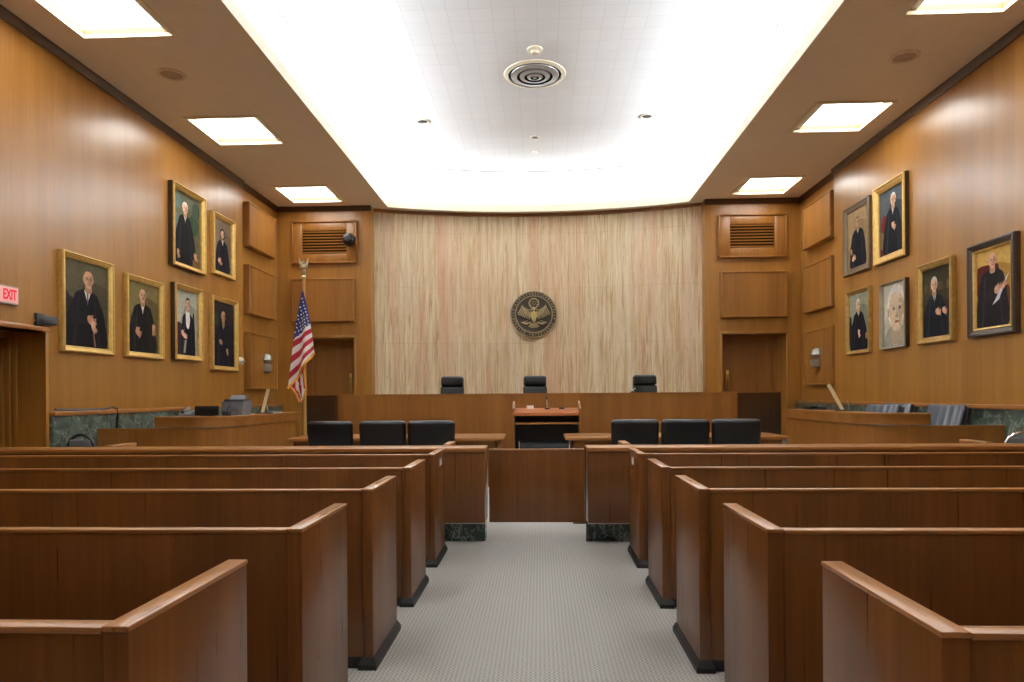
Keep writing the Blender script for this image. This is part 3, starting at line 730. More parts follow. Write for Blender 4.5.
MB().box(-.12, .1, -.16, .14, 0, .012).build('stack', PAPER, m, smooth=0); b = MB().box(-.1, .11, -.14, .15, .012, .024); b.xform(Matrix.Rotation(.25, 4, 'Z')); b.build('top_sheet', plain('grey card', srgb(120,128,130), .7), m, smooth=0)
m = thing('stapler', 'small black stapler beside the loose papers on the clerk box', 'stapler', (-4.42, 10.9, 1.175))
MB().box(-.02, .02, -.08, .08, 0, .012, .004).build('foot', BLACK, m); MB().prism([(-.08, .02), (.08, .012), (.08, .045), (-.06, .05)], 'x', -.016, .016).build('jaw', DGREYP, m, smooth=0)
m = thing('desk_microphone', 'small dark desk microphone standing on the judges\' bench', 'microphone', (1.80, 13.24, 1.475))
MB().lathe([(.05, 0), (.05, .015), (.02, .03), (.001, .03)], n=18).build('base', BLACK, m); MB().tube([(0, 0, .03), (.02, 0, .07), (.05, 0, .085)], .012, 8).build('stem', STEEL, m)

# ------------------------------------------------------------------ wall fittings
for x, y, z, rz, l in ((XL-.09, 14.95, 2.2, PI/2, 'silver wall lamp on the panel behind the flag'), (XR+.14, 14.75, 2.2, -PI/2, 'silver wall lamp on the panel beyond the jury box')):
    t = thing('wall_sconce', l, 'wall lamp', (x, y, z), rz, 'silver wall lamps')
    t.location.x = (XL-.04+.05) if x < 0 else (XR+.09-.05)
    MB().box(-.08, .08, -.03, 0, -.2, .2, .015).build('back_plate', DGREYP, t)
    MB().lathe([(.03, -.23), (.11, -.19), (.12, -.06), (.06, -.02)], (0, -.11, 0), 'z', 20).build('cup', plain('tarnished silver', srgb(176,176,170), .3, metal=.7), t)
    MB().lathe([(.07, .02), (.13, .06), (.10, .16), (.03, .2)], (0, -.10, 0), 'z', 20).build('upper_shade', plain('tarnished silver', srgb(176,176,170), .3, metal=.7), t)
    for s in (-1, 1): MB().tube([(s*.06, -.03, 0), (s*.15, -.1, .08), (s*.14, -.12, .22)], [.018, .014, .01], 8).build('scroll', CHROME, t)
t = thing('wall_sensor', 'small round white sensor on the wall beside the lowest dark portrait', 'sensor', (XL, 13.86, 2.18), PI/2)
MB().lathe([(.09, 0), (.09, -.03), (.07, -.06), (.001, -.07)], axis='y', n=24).build('housing', IVORY, t); MB().lathe([(.045, -.06), (.035, -.09), (.001, -.095)], axis='y', n=18).build('lens', STEEL, t)
t = thing('security_camera', 'small black security camera on the ledge over the side door', 'camera', (XL-.02, 8.19, 2.33))
MB().box(-.05, .06, -.08, .06, 0, .16, .01).build('bracket_box', BLACK, t)
b = MB().box(-.05, .05, -.02, .24, .03, .14, .015); b.xform(Matrix.Rotation(-.25, 4, 'Z')); b.build('body', DGREYP, t)
MB().lathe([(.035, .0), (.035, -.02), (.001, -.022)], (.01, -.08, .065), 'y', 16).build('lens', CHROME, t)
t = thing('wall_camera', 'black round swivel camera at the edge of the vent above the flag', 'camera', (-4.41, YB-.06, 5.09))
MB().box(-.03, .03, -.12, .02, -.03, .03, .005).build('bracket', BLACK, t); MB().lathe([(.05, .0), (.14, -.05), (.16, -.14), (.13, -.24), (.05, -.27)], (0, -.04, 0), 'y', 20).build('housing', BLACK, t); MB().lathe([(.07, -.27), (.06, -.31), (.001, -.315)], (0, -.04, 0), 'y', 18).build('lens', DGREYP, t)

cb = MB().tube([(XL+.04, 8.42, 1.30), (XL+.04, 8.9, 1.284), (XL+.05, 9.0, 1.283), (XL+.05, 9.42, 1.287), (XL+.04, 9.56, 1.31), (XL+.095, 9.60, 1.285), (XL+.10, 9.60, 1.20), (XL+.075, 9.6, .9), (XL+.075, 9.6, .2)], .014, 8).build('cable', BLACK)
tag(cb, 'black cable lying along the marble ledge and dropping down its face', 'cable')
# exit sign
t = thing('exit_sign', 'pale wall sign with red EXIT letters above the side door', 'sign', (XL, 7.645, 2.64), PI/2)
MB().box(-.16, .16, -.05, 0, -.105, .105, .006).build('housing', plain('aluminium grey', srgb(176,172,168), .4), t)
MB().box(-.145, .145, -.054, -.05, -.09, .09).build('face', plain('exit sign face', srgb(232,190,184), .5, emit=srgb(255,150,150), estr=.25, var=.02), t, smooth=0)
cu = bpy.data.curves.new('letters', 'FONT'); cu.body = 'EXIT'; cu.size = .165; cu.align_x = 'CENTER'; cu.align_y = 'CENTER'; cu.extrude = .002; cu.offset = .004
to = bpy.data.objects.new('letters', cu); C.objects.link(to)
bpy.context.view_layer.update()
me = bpy.data.meshes.new_from_object(to.evaluated_get(bpy.context.evaluated_depsgraph_get()))
C.objects.unlink(to); bpy.data.objects.remove(to)
me.materials.clear(); me.materials.append(plain('exit red', srgb(214,26,52), .5, emit=srgb(230,20,50), estr=.5, var=.02))
lo = bpy.data.objects.new('letters', me); C.objects.link(lo); lo.parent = t; lo.scale = (.6, 1, 1); lo.location = (.018, -.056, 0); lo.rotation_euler = (PI/2, 0, 0)

# ------------------------------------------------------------------ bronze seal
t = thing('wall_seal', 'round bronze eagle seal mounted on the stone wall above the bench', 'seal', (-.125, 16.93, 3.435))
DBR = plain('dark bronze', srgb(54,44,30), .5, metal=.25, var=.25, vscale=20)
BRZ = plain('worn bronze', srgb(150,132,94), .45, metal=.3, var=.2, vscale=20)
GLD = plain('gilded bronze', srgb(178,156,96), .42, metal=.35, var=.2, vscale=25)
MB().lathe([(.001, 0), (.575, 0), (.575, -.03), (.55, -.05), (.46, -.05), (.46, -.035), (.001, -.035)], axis='y', n=64).build('disc', DBR, t)
b = MB()
for r in (.565, .455):
    b.lathe([(r+.012, -.045), (r+.008, -.062), (r-.008, -.062), (r-.012, -.045)], axis='y', n=64, caps=False)
b.build('rim', BRZ, t)
b = MB(); n = 132; gr = []
for k in range(n):
    a = 2*PI*k/n; up = (k % 3 != 0) and (k//3 % 11 != 8)
    w = .018+.012*((k//3*7) % 3)/2
    gr.append([b.bm.verts.new((r*math.cos(a), -.062 if (up and 0 < q < 3) else -.049, r*math.sin(a))) for q, r in enumerate((.47, .51-w, .51+w, .55))])
for k in range(n):
    for q in range(3):
        f = b.bm.faces.new((gr[k][q], gr[(k+1) % n][q], gr[(k+1) % n][q+1], gr[k][q+1]))
        f.material_index = 0 if (q == 1 and gr[k][1].co.y < -.06 and gr[(k+1) % n][1].co.y < -.06) else 1
b.build('border_lettering', [BRZ, DBR], t, smooth=0)
for s in (-1, 1):
    b = MB(); b.prism([(s*.04, .10), (s*.10, .06), (s*.17, .10), (s*.24, .17), (s*.30, .24), (s*.31, .19), (s*.22, .02), (s*.08, -.08)], 'y', -.062, -.034)
    for k in range(8):
        x0 = .07+.030*k; tz = .03+.026*k; L_ = .15+.012*k
        d = Vector((.30+.035*k, -1)).normalized()
        nx = Vector((-d.y, d.x))*.011
        p0 = Vector((x0, tz)); p1 = p0+d*L_
        b.prism([(s*(p0.x-nx.x), p0.y-nx.y), (s*(p1.x-nx.x), p1.y-nx.y), (s*(p1.x+d.x*.02), p1.y+d.y*.02), (s*(p1.x+nx.x), p1.y+nx.y), (s*(p0.x+nx.x), p0.y+nx.y)], 'y', -.078, -.034)
    b.build('wing', BRZ, t, smooth=0)
b = MB(); b.ball((0, -.05, -.06), .06, .04, .15).ball((0, -.06, .12), .032, .035, .04)
b.prism([(-.03, .13), (-.08, .115), (-.03, .105)], 'y', -.075, -.05)
b.build('eagle_body', GLD, t)
b = MB()
for k in range(5):
    a = (k-2)*.28; b.prism([(math.sin(a-.1)*.10, -.2-math.cos(a-.1)*.02), (math.sin(a+.1)*.10, -.2-math.cos(a+.1)*.02), (math.sin(a+.12)*.22, -.16-math.cos(a+.12)*.18), (math.sin(a-.12)*.22, -.16-math.cos(a-.12)*.18)], 'y', -.06-.003*k, -.034)
b.build('tail', BRZ, t, smooth=0)
b = MB(); b.prism([(-.075, .03), (.075, .03), (.075, -.06), (.05, -.12), (0, -.16), (-.05, -.12), (-.075, -.06)], 'y', -.105, -.08)
for k in range(5): b.prism([(-.06+.027*k, -.02), (-.05+.027*k, -.02), (-.05+.027*k, -.11), (-.06+.027*k, -.11)], 'y', -.11, -.1)
b.build('shield', GLD, t, smooth=0)
b = MB(); b.lathe([(.13, -.035), (.125, -.055), (.105, -.055), (.10, -.035)], (0, 0, .275), 'y', 32, caps=False)
for k in range(13):
    a = 2*PI*k/6; r = 0 if k == 12 else (.045 if k < 6 else .08); a = a if k < 6 else a+PI/6
    b.ball((r*math.cos(a), -.045, .275+r*math.sin(a)), .012, .012, .012, 5)
b.build('star_crest', BRZ, t)
b = MB()
for s in (-1, 1):
    b.tube([(s*.07, -.05, -.2), (s*.2, -.055, -.24), (s*.31, -.05, -.2)], [.022, .018, .012], 8)
    for k in range(6): b.ball((s*(.15+.03*k), -.05, -.2+.045*(k % 2)-.01*k*(k % 2)), .022, .012, .012, 5)
b.build('talons', BRZ, t)
b = MB(); b.tube([(-.26, -.05, .16), (-.12, -.06, .10), (0, -.07, .145), (.12, -.06, .10), (.26, -.05, .16)], .014, 6)
b.build('ribbon', BRZ, t)

# ------------------------------------------------------------------ portraits
_pal = {}
def paint(c):
    k = 'oil paint %02x%02x%02x' % c
    return plain(k, srgb(*c), .6, var=.16, vscale=14, bump=.1, bscale=120, spec=.06)
def spline(pts, n=5):
    out = []; q = len(pts)
    for i in range(q):
        p0, p1, p2, p3 = (Vector(pts[(i+k-1) % q]) for k in range(4))
        for j in range(n):
            t = j/n
            v = .5*((2*p1)+(-p0+p2)*t+(2*p0-5*p1+4*p2-p3)*t*t+(-p0+3*p1-3*p2+p3)*t**3)
            out.append((v.x, v.y))
    return out
def ell(cx, cy, rx, ry, c, rot=0, n=20):
    return ('p', [(cx+rx*math.cos(2*PI*k/n)*math.cos(rot)-ry*math.sin(2*PI*k/n)*math.sin(rot), cy+rx*math.cos(2*PI*k/n)*math.sin(rot)+ry*math.sin(2*PI*k/n)*math.cos(rot)) for k in range(n)], c)
def sm(pts, c): return ('p', spline(pts), c)
def pg(pts, c): return ('p', pts, c)
def mul(c, k): return tuple(max(0, min(255, int(v*k))) for v in c)
def headp(cx, cy, rx, ry, skin, hair, style='short', turn=.0, glasses=False, tash=None):
    """painted head: neck, hair mass, face, shade side, eyes, brows, nose, mouth; turn>0 looks to the viewer's right"""
    P = [sm([(cx-rx*.5, cy-ry*.6), (cx+rx*.5, cy-ry*.6), (cx+rx*.6, cy-ry*1.5), (cx-rx*.6, cy-ry*1.5)], mul(skin, .8))]
    if style == 'long': P.append(ell(cx, cy+ry*.02, rx*1.5, ry*1.3, hair))
    elif style == 'short': P.append(ell(cx-turn*rx*.15, cy+ry*.2, rx*1.12, ry*1.08, hair))
    else: P.append(ell(cx-turn*rx*.2, cy+ry*.02, rx*1.1, ry*.75, hair))
    P.append(ell(cx-rx*1.0, cy-ry*.05, rx*.16, ry*.22, mul(skin, .85))); P.append(ell(cx+rx*1.0, cy-ry*.05, rx*.16, ry*.22, mul(skin, .75)))
    P.append(sm([(cx-rx*.9, cy+ry*.45), (cx-rx*.45, cy+ry*(.95 if style == 'bald' else .8)), (cx+rx*.45, cy+ry*(.95 if style == 'bald' else .8)), (cx+rx*.9, cy+ry*.45), (cx+rx*.88, cy-ry*.2), (cx+rx*.5, cy-ry*.85), (cx, cy-ry), (cx-rx*.5, cy-ry*.85), (cx-rx*.88, cy-ry*.2)], skin))
    P.append(sm([(cx+rx*.35, cy+ry*.5), (cx+rx*.85, cy+ry*.4), (cx+rx*.85, cy-ry*.2), (cx+rx*.45, cy-ry*.8), (cx+rx*.3, cy-ry*.3)], mul(skin, .82)))
    f = cx+turn*rx*.25
    for s in (-1, 1):
        P.append(ell(f+s*rx*.38, cy+ry*.10, rx*.2, ry*.085, mul(skin, .6))); P.append(ell(f+s*rx*.38, cy+ry*.09, rx*.1, ry*.06, (40, 30, 26)))
        P.append(pg([(f+s*rx*.18, cy+ry*.24), (f+s*rx*.60, cy+ry*.22), (f+s*rx*.58, cy+ry*.29), (f+s*rx*.2, cy+ry*.31)], mul(hair, .8)))
    P.append(sm([(f-rx*.06, cy+ry*.15), (f+rx*.1, cy+ry*.1), (f+rx*.18, cy-ry*.25), (f-rx*.12, cy-ry*.28)], mul(skin, .86)))
    P.append(ell(f, cy-ry*.29, rx*.2, ry*.05, mul(skin, .68)))
    if tash: P.append(ell(f, cy-ry*.4, rx*.34, ry*.08, tash))
    P.append(ell(f, cy-ry*.54, rx*.3, ry*.055, (140, 74, 66)))
    if glasses:
        for s in (-1, 1):
            for k in range(10):
                a = 2*PI*k/10; P.append(ell(f+s*rx*.4+rx*.3*math.cos(a), cy+ry*.08+ry*.16*math.sin(a), rx*.05, ry*.03, (50, 42, 38), n=6))
    return P
def hand(cx, cy, r, skin, rot=0.0):
    P = [ell(cx, cy, r*1.0, r*.62, skin, rot)]
    for k in range(4):
        a = rot-.5+.33*k; P.append(ell(cx+math.cos(a)*r*1.1, cy+math.sin(a)*r*1.0*.8, r*.5, r*.17, mul(skin, .95-.04*k), a, 10))
    P.append(ell(cx-math.sin(rot)*r*.5+r*.2, cy+r*.55, r*.42, r*.16, mul(skin, .9), rot+.7, 10)); return P
def body(cx, top, shw, bw, bot, c, lean=0.0):
    """robe silhouette with a lighter fold on either side"""
    P = [sm([(cx-shw*.28, top), (cx+shw*.28, top), (cx+shw*.8, top-.05), (cx+shw, top-.13), (cx+bw*1.02+lean, (top+bot)/2), (cx+bw+lean, bot), (cx-bw+lean, bot), (cx-bw*1.02+lean, (top+bot)/2), (cx-shw, top-.13), (cx-shw*.8, top-.05)], c)]
    for s, q in ((-1, 1.5), (1, 1.25), (-.4, .7), (.35, .75)):
        P.append(sm([(cx+s*shw*.55, top-.12), (cx+s*shw*.66, top-.16), (cx+s*bw*.75+lean, bot+.05), (cx+s*bw*.62+lean, bot+.02)], mul(c, q) if q < 1 else tuple(min(255, int(v*q)+4) for v in c)))
    return P
def collar(cx, y, w, tie, white=(230, 226, 218)):
    return [pg([(cx-w, y), (cx, y-w*1.9), (cx+w, y), (cx+w*.4, y+w*.5), (cx-w*.4, y+w*.5)], white), pg([(cx-w*.28, y-w*.1), (cx+w*.28, y-w*.1), (cx+w*.2, y-w*1.7), (cx, y-w*2.3), (cx-w*.2, y-w*1.7)], tie)]

def portrait(xw, y0, y1, z0, z1, label, bg, items, frame, fw=.09, depth=.07, liner=None, bg2=None, side=None):
    kq = 1-depth*.9/abs(xw)
    if xw < 0: y1 = y1*kq
    else: y1 = y1*kq
    z0, z1 = 1.44+(z0-1.44)*kq, 1.44+(z1-1.44)*kq
    rz = PI/2 if xw < 0 else -PI/2
    w, h = y1-y0, z1-z0
    t = thing('framed_picture', label, 'portrait', (xw, (y0+y1)/2, z0), rz, 'portraits on the side walls')
    W2 = w/2
    corners = [(-W2, 0), (W2, 0), (W2, h), (-W2, h)]
    def ringmesh(lev, ns=0):
        b = MB(); rings = []
        for (i, y) in lev:
            rings.append([b.bm.verts.new((-W2+i, y, i)), ]+[b.bm.verts.new((W2-i, y, i)), b.bm.verts.new((W2-i, y, h-i)), b.bm.verts.new((-W2+i, y, h-i))])
        for a, c in zip(rings, rings[1:]):
            for k in range(4):
                f = b.bm.faces.new((a[k], a[(k+1) % 4], c[(k+1) % 4], c[k])); f.material_index = 1 if (ns and a is rings[0]) else 0
        return b
    d = depth
    ringmesh([(0, -.001), (0, -d*.75), (fw*.10, -d), (fw*.25, -d*1.02), (fw*.36, -d*.82), (fw*.62, -d*.72), (fw*.78, -d*.55), (fw*.84, -d*.62), (fw*.95, -d*.55), (fw, -d*.42), (fw, -.012)], 4 if side else 0).build('frame', [frame, side] if side else frame, t, smooth=20)
    if liner: ringmesh([(fw-.022, -d*.42), (fw-.02, -d*.68), (fw-.004, -d*.62), (fw+.006, -d*.40), (fw+.006, -.012)]).build('liner', liner, t, smooth=20)
    cw_, chh = w-2*fw+.01, h-2*fw+.01
    b = MB(); mats = [paint(bg)]; idx = {bg: 0}
    b.box(-cw_/2, cw_/2, -.02, -.004, fw-.005, h-fw+.005)
    lay = 0
    cols = []
    if bg2: items = [sm([(-.05, .35), (.25, .55), (.55, .8), (1.05, .75), (1.05, 1.05), (-.05, 1.05)], bg2)]+items
    for (_, pts, c) in items:
        if c not in idx: idx[c] = len(mats); mats.append(paint(c))
        lay += 1; y = -.0205-.00012*lay
        P2 = [(min(.999, max(.001, px)), min(.999, max(.001, py))) for px, py in pts]
        vs = []; last = None
        for px, py in P2:
            q = ((px-.5)*cw_, y, fw-.005+py*chh)
            if last and (Vector(q)-Vector(last)).length < 1e-4: continue
            vs.append(b.bm.verts.new(q)); last = q
        if len(vs) < 3: continue
        f = b.bm.faces.new(vs); f.material_index = idx[c]
    # faces look into the room
    bm = b.bm; bm.faces.ensure_lookup_table()
    me = bpy.data.meshes.new('canvas')
    for f in bm.faces:
        f.normal_update()
        if len(bm.faces) and f.index >= 6 and f.normal.y > 0: f.normal_flip()
    bmesh.ops.triangulate(bm, faces=bm.faces[:])
    bm.to_mesh(me); bm.free()
    for mm in mats: me.materials.append(mm)
    o = bpy.data.objects.new('canvas', me); C.objects.link(o); o.parent = t
    return t

SK, SK2, SK3 = (206, 158, 126), (190, 140, 108), (222, 178, 148)
BLK, NAVY, CHAR = (26, 25, 30), (32, 34, 48), (38, 36, 40)
# --- left wall
it = [sm([(.0, .60), (.12, .58), (.22, .5), (.24, .02), (.0, .02)], (46, 34, 34))]
it += body(.50, .68, .30, .42, .0, (24, 22, 25)) + collar(.52, .665, .075, (92, 96, 120)) + headp(.54, .80, .115, .10, SK, (150, 138, 122), 'bald', .3, True)
it += [sm([(.12, .40), (.3, .44), (.55, .36), (.56, .28), (.3, .27), (.14, .25)], (32, 30, 33))] + hand(.58, .33, .085, SK2, -.3) + hand(.64, .26, .075, SK, -1.1) + [pg([(.62, .2), (.65, .2), (.70, .02), (.66, .02)], (120, 92, 70))]
portrait(XL, 8.53, 9.70, 2.055, 3.385, 'gilt framed portrait of a seated suited man with clasped hands, nearest the exit sign', (72, 66, 50), it, GOLDA, .085, .08, bg2=(88, 82, 60))
it = body(.47, .70, .31, .40, .0, (26, 23, 22)) + collar(.47, .69, .06, (210, 206, 200)) + headp(.47, .815, .105, .095, SK, (128, 112, 96), 'bald', .2, False, (120, 108, 98)) + hand(.30, .30, .085, SK2, -.6) + hand(.82, .36, .08, SK2, -1.5)
it += [sm([(.1, .5), (.2, .52), (.26, .36), (.2, .3), (.1, .34)], (34, 31, 30))]
portrait(XL, 9.90, 11.02, 2.065, 3.322, 'gilt framed portrait of a balding moustached man in black on an olive ground', (92, 80, 50), it, GOLDA, .085, .08, bg2=(116, 104, 66))
it = [ell(.2, .85, .14, .1, (92, 112, 104)), ell(.75, .6, .2, .14, (58, 76, 54)), ell(.85, .82, .14, .12, (66, 82, 70)), ell(.15, .55, .1, .14, (104, 116, 106))]
it += body(.45, .70, .24, .34, .0, (24, 24, 27)) + collar(.46, .695, .05, (150, 120, 110)) + headp(.46, .79, .09, .075, SK3, (226, 222, 214), 'short', .2) + hand(.82, .16, .075, SK2, -.8) + hand(.2, .14, .06, SK2, -1.2) + [pg([(.7, .0), (.98, .0), (.98, .1), (.72, .12)], (110, 84, 52))]
portrait(XL, 11.15, 12.46, 3.70, 5.13, 'tall gilt framed portrait of a standing white-haired man in black, on a mottled green ground', (92, 90, 68), it, GOLDA, .085, .11, bg2=(96, 100, 78), side=DFRAME)
it = body(.52, .62, .30, .36, .0, (30, 28, 36)) + [pg([(.46, .63), (.58, .63), (.54, .52)], (214, 200, 190))] + headp(.52, .74, .10, .08, SK3, (46, 36, 32), 'long', 0) + hand(.33, .22, .07, SK3, .2) + hand(.4, .18, .06, SK2, -.2)
portrait(XL, 12.60, 13.68, 3.81, 5.00, 'gilt framed portrait of a dark-haired woman in black, upper row beside the corner panels', (112, 98, 78), it, GOLDA, .085, .09, bg2=(128, 112, 92))
it = [sm([(.02, .45), (.3, .48), (.42, .3), (.4, .02), (.02, .02)], (58, 36, 46)), sm([(.78, .6), (.86, .62), (.90, .02), (.74, .02)], (40, 32, 32))]
it += body(.56, .66, .24, .28, .02, (26, 26, 30)) + [sm([(.5, .70), (.62, .70), (.66, .55), (.6, .42), (.5, .46), (.48, .58)], (236, 236, 234))] + headp(.57, .80, .09, .08, SK3, (50, 44, 42), 'short', .1) + hand(.34, .34, .07, SK3, -.5) + hand(.44, .3, .06, SK3, -.1) + [pg([(.42, .24), (.5, .24), (.44, .04), (.36, .04)], (150, 146, 140))]
portrait(XL, 11.21, 12.33, 2.095, 3.41, 'gilt framed portrait of a robed figure with a white neck jabot on a pale ground', (150, 150, 134), it, GOLDA, .09, .10, bg2=(176, 176, 160), side=DFRAME)
it = [ell(.18, .72, .1, .1, (52, 62, 40)), ell(.8, .75, .14, .1, (50, 34, 38)), ell(.2, .2, .16, .16, (44, 40, 62))]
it += body(.5, .66, .28, .36, .0, (30, 26, 34)) + collar(.5, .66, .05, (70, 66, 60), (180, 172, 150)) + headp(.5, .775, .095, .085, (176, 138, 102), (96, 84, 70), 'bald', .2) + hand(.36, .38, .06, (176, 140, 104), -.3) + hand(.66, .24, .055, (180, 144, 110), -1.0)
portrait(XL, 12.54, 13.80, 1.965, 3.39, 'gilt framed, very dark portrait of a man with his hands apart, beside the wall sensor', (34, 30, 34), it, GOLDA, .085, .09, bg2=(46, 38, 40))
# --- right wall
it = body(.52, .66, .30, .36, .0, (30, 31, 36)) + collar(.52, .655, .05, (84, 92, 112)) + headp(.5, .775, .09, .08, SK, (110, 98, 82), 'short', -.2) + hand(.3, .17, .075, SK3, .3) + hand(.2, .3, .05, SK2, -1.2)
portrait(XR, 12.44, 13.61, 3.69, 5.01, 'dull silver framed portrait of a robed man on a tan ground', (150, 124, 88), it, SFRAME, .12, .07, bg2=(168, 142, 104))
it = [sm([(.08, .55), (.3, .6), (.4, .3), (.3, .05), (.05, .05)], (112, 34, 36)), sm([(.7, .22), (.95, .22), (.98, .02), (.66, .02)], (150, 44, 44)), ell(.1, .25, .1, .14, (120, 100, 70))]
it += body(.55, .70, .27, .36, .0, (28, 30, 36)) + collar(.56, .70, .05, (210, 208, 204)) + headp(.57, .81, .10, .09, SK3, (220, 218, 212), 'short', -.3) + hand(.58, .42, .075, SK3, -.6)
portrait(XR, 11.21, 12.41, 3.68, 5.05, 'wide bright gilt framed portrait of a white-haired man before a red chair', (58, 66, 76), it, GOLDA, .13, .09, bg2=(84, 92, 98), side=DFRAME)
it = body(.48, .68, .27, .38, .0, (25, 24, 30)) + collar(.48, .68, .05, (130, 128, 126)) + headp(.46, .80, .095, .085, SK3, (216, 212, 204), 'short', .0) + hand(.5, .30, .07, SK3, -1.2) + hand(.86, .24, .05, SK2, -1.4) + [sm([(.02, .55), (.12, .58), (.16, .1), (.02, .1)], (44, 36, 36))]
portrait(XR, 12.45, 13.52, 2.17, 3.38, 'thin gilt framed portrait of a white-haired robed man on a grey green ground', (120, 122, 104), it, GOLDB, .075, .07, bg2=(146, 146, 124))
it = [sm([(.1, .2), (.3, .32), (.5, .25), (.72, .34), (.95, .24), (.98, .0), (.02, .0)], (150, 146, 134)), pg([(.44, .22), (.6, .26), (.56, .02), (.46, .02)], (236, 234, 226)), pg([(.5, .2), (.54, .2), (.545, .02), (.49, .02)], (120, 118, 116))]
it += headp(.55, .57, .32, .33, (212, 188, 156), (240, 238, 230), 'short', .3)
portrait(XR, 11.22, 12.20, 2.19, 3.315, 'thin dark framed pale close-up portrait of a white-haired man\'s head', (188, 184, 164), it, plain('thin silver frame', srgb(170,160,140), .4, metal=.3), .03, .09, bg2=(204, 202, 184), side=DFRAME)
it = [pg([(.05, .62), (.95, .62), (.95, .66), (.05, .66)], (58, 50, 34)), pg([(.05, .80), (.95, .80), (.95, .83), (.05, .83)], (62, 54, 36))]
for k in range(9):
    it.append(pg([(.06+.1*k, .66), (.14+.1*k, .66), (.14+.1*k, .78), (.06+.1*k, .78)], [(84, 72, 40), (70, 52, 34), (92, 80, 52)][k % 3]))
it += [sm([(.7, .5), (.95, .5), (.98, .3), (.72, .28)], (60, 40, 34))]
it += body(.45, .62, .31, .40, .0, (26, 28, 34)) + collar(.43, .625, .065, (70, 84, 110)) + headp(.42, .75, .11, .10, SK3, (208, 200, 188), 'short', .1) + hand(.55, .36, .08, SK3, -.2) + hand(.78, .36, .07, SK3, -.4)
portrait(XR, 9.99, 11.02, 2.183, 3.425, 'gilt framed portrait of a man in black before dark bookshelves', (58, 52, 36), it, GOLDB, .10, .08)
it = [sm([(.03, .72), (.1, .8), (.4, .80), (.62, .78), (.62, .6), (.5, .3), (.08, .3)], (88, 38, 32)), sm([(.12, .4), (.3, .36), (.36, .05), (.2, .02)], (84, 40, 44)), sm([(.76, .5), (.92, .46), (.94, .2), (.86, .2)], (96, 60, 36))]
it += body(.45, .74, .33, .40, .0, (34, 31, 32)) + headp(.46, .845, .105, .10, (224, 172, 146), (214, 206, 198), 'bald', .1) + [sm([(.2, .36), (.5, .54), (.72, .46), (.6, .36)], (40, 37, 38))] + hand(.60, .47, .09, (214, 164, 136), .2) + [pg([(.46, .28), (.86, .62), (.90, .64), (.64, .34)], (216, 222, 232))] + hand(.76, .5, .06, (214, 164, 136), .6)
portrait(XR, 8.68, 9.75, 2.183, 3.455, 'dark framed portrait of a bald man in a black robe holding white papers', (168, 128, 62), it, DFRAME, .115, .09, liner=GOLDA, bg2=(206, 168, 92))

# ------------------------------------------------------------------ flag on its pole
FX, FY = -4.385, 12.6
t = thing('flag_stand', 'wooden flagpole with an eagle finial, beside the clerk box', 'flagpole', (FX, FY, 0))
MB().lathe([(.22, 0), (.22, .03), (.17, .06), (.06, .10), (.05, .16), (.02, .17)], n=28).build('base', BRASS, t)
MB().tube([(0, 0, .12), (0, 0, 3.66)], [.032, .026], 14).build('pole', wood('pale pole wood', srgb(150,108,52), srgb(178,134,68), srgb(196,152,84), 'z'), t)
FIN = plain('tarnished silver gilt', srgb(190,178,150), .3, metal=.8)
fin = MB().lathe([(.025, 3.64), (.05, 3.67), (.028, 3.71), (.05, 3.74), (.055, 3.78), (.02, 3.81)], n=18).build('finial', FIN, t)
b = MB().ball((0, 0, 3.86), .05, .05, .07).ball((0, -.03, 3.945), .025, .03, .028)
for s in (-1, 1): b.prism([(s*.02, 3.84), (s*.06, 3.83), (s*.085, 3.93), (s*.085, 4.03), (s*.06, 3.98), (s*.035, 3.92)], 'y', -.02, .02)
b.build('eagle', FIN, fin)
# flag cloth: rows of (left, right) points measured in metres from the pole, front layer then the hanging fold behind
S_ = .01845; X0, Y0 = 302.6, 1.44
def fp(px, py): return ((px-X0)*S_, 1.44+(397-py)*S_)
FR = plain('flag red', srgb(172,30,48), .8, var=.1); FW = plain('flag white', srgb(232,226,224), .8, var=.05); FB = plain('flag blue', srgb(40,52,112), .8, var=.1); FG = plain('gold fringe', srgb(214,150,48), .7, bump=.6, bscale=200, var=.2, vscale=60)
rows = [((302.2, 291), (304, 291)), ((299.4, 306), (307.2, 303)), ((297, 320), (309.5, 314)), ((295, 334), (311, 324)), ((293, 351), (312.5, 334)), ((291, 370), (313.6, 344)), ((289, 388), (314.6, 353))]
def rowat(t):
    i = min(int(t), len(rows)-2); f = t-i
    (a, c), (d, e) = rows[i], rows[i+1]
    return (a[0]+(d[0]-a[0])*f, a[1]+(d[1]-a[1])*f), (c[0]+(e[0]-c[0])*f, c[1]+(e[1]-c[1])*f)
def flag_pt(tt, u, off=0.0):
    (l, r) = rowat(tt); q = tt/6
    x, z = fp(l[0]+(r[0]-l[0])*u, l[1]+(r[1]-l[1])*u)
    y = -.11-.07*q*math.sin(u*3.1*PI+q*1.6)-.06*q*u+off
    return Vector((x, y, z))
b = MB(); NR, NC = 84, 20
g_ = [[b.bm.verts.new(flag_pt(6*i/NR, j/NC)) for j in range(NC+1)] for i in range(NR+1)]
for i in range(NR):
    for j in range(NC):
        f = b.bm.faces.new((g_[i][j], g_[i][j+1], g_[i+1][j+1], g_[i+1][j]))
        tt = 6*(i+.5)/NR
        edge = 3.0+ .35*(1-(j+.5)/NC)
        f.material_index = 2 if tt < edge else (1 if int((tt-3)*7/3) % 2 == 0 else 0)
        f.smooth = True
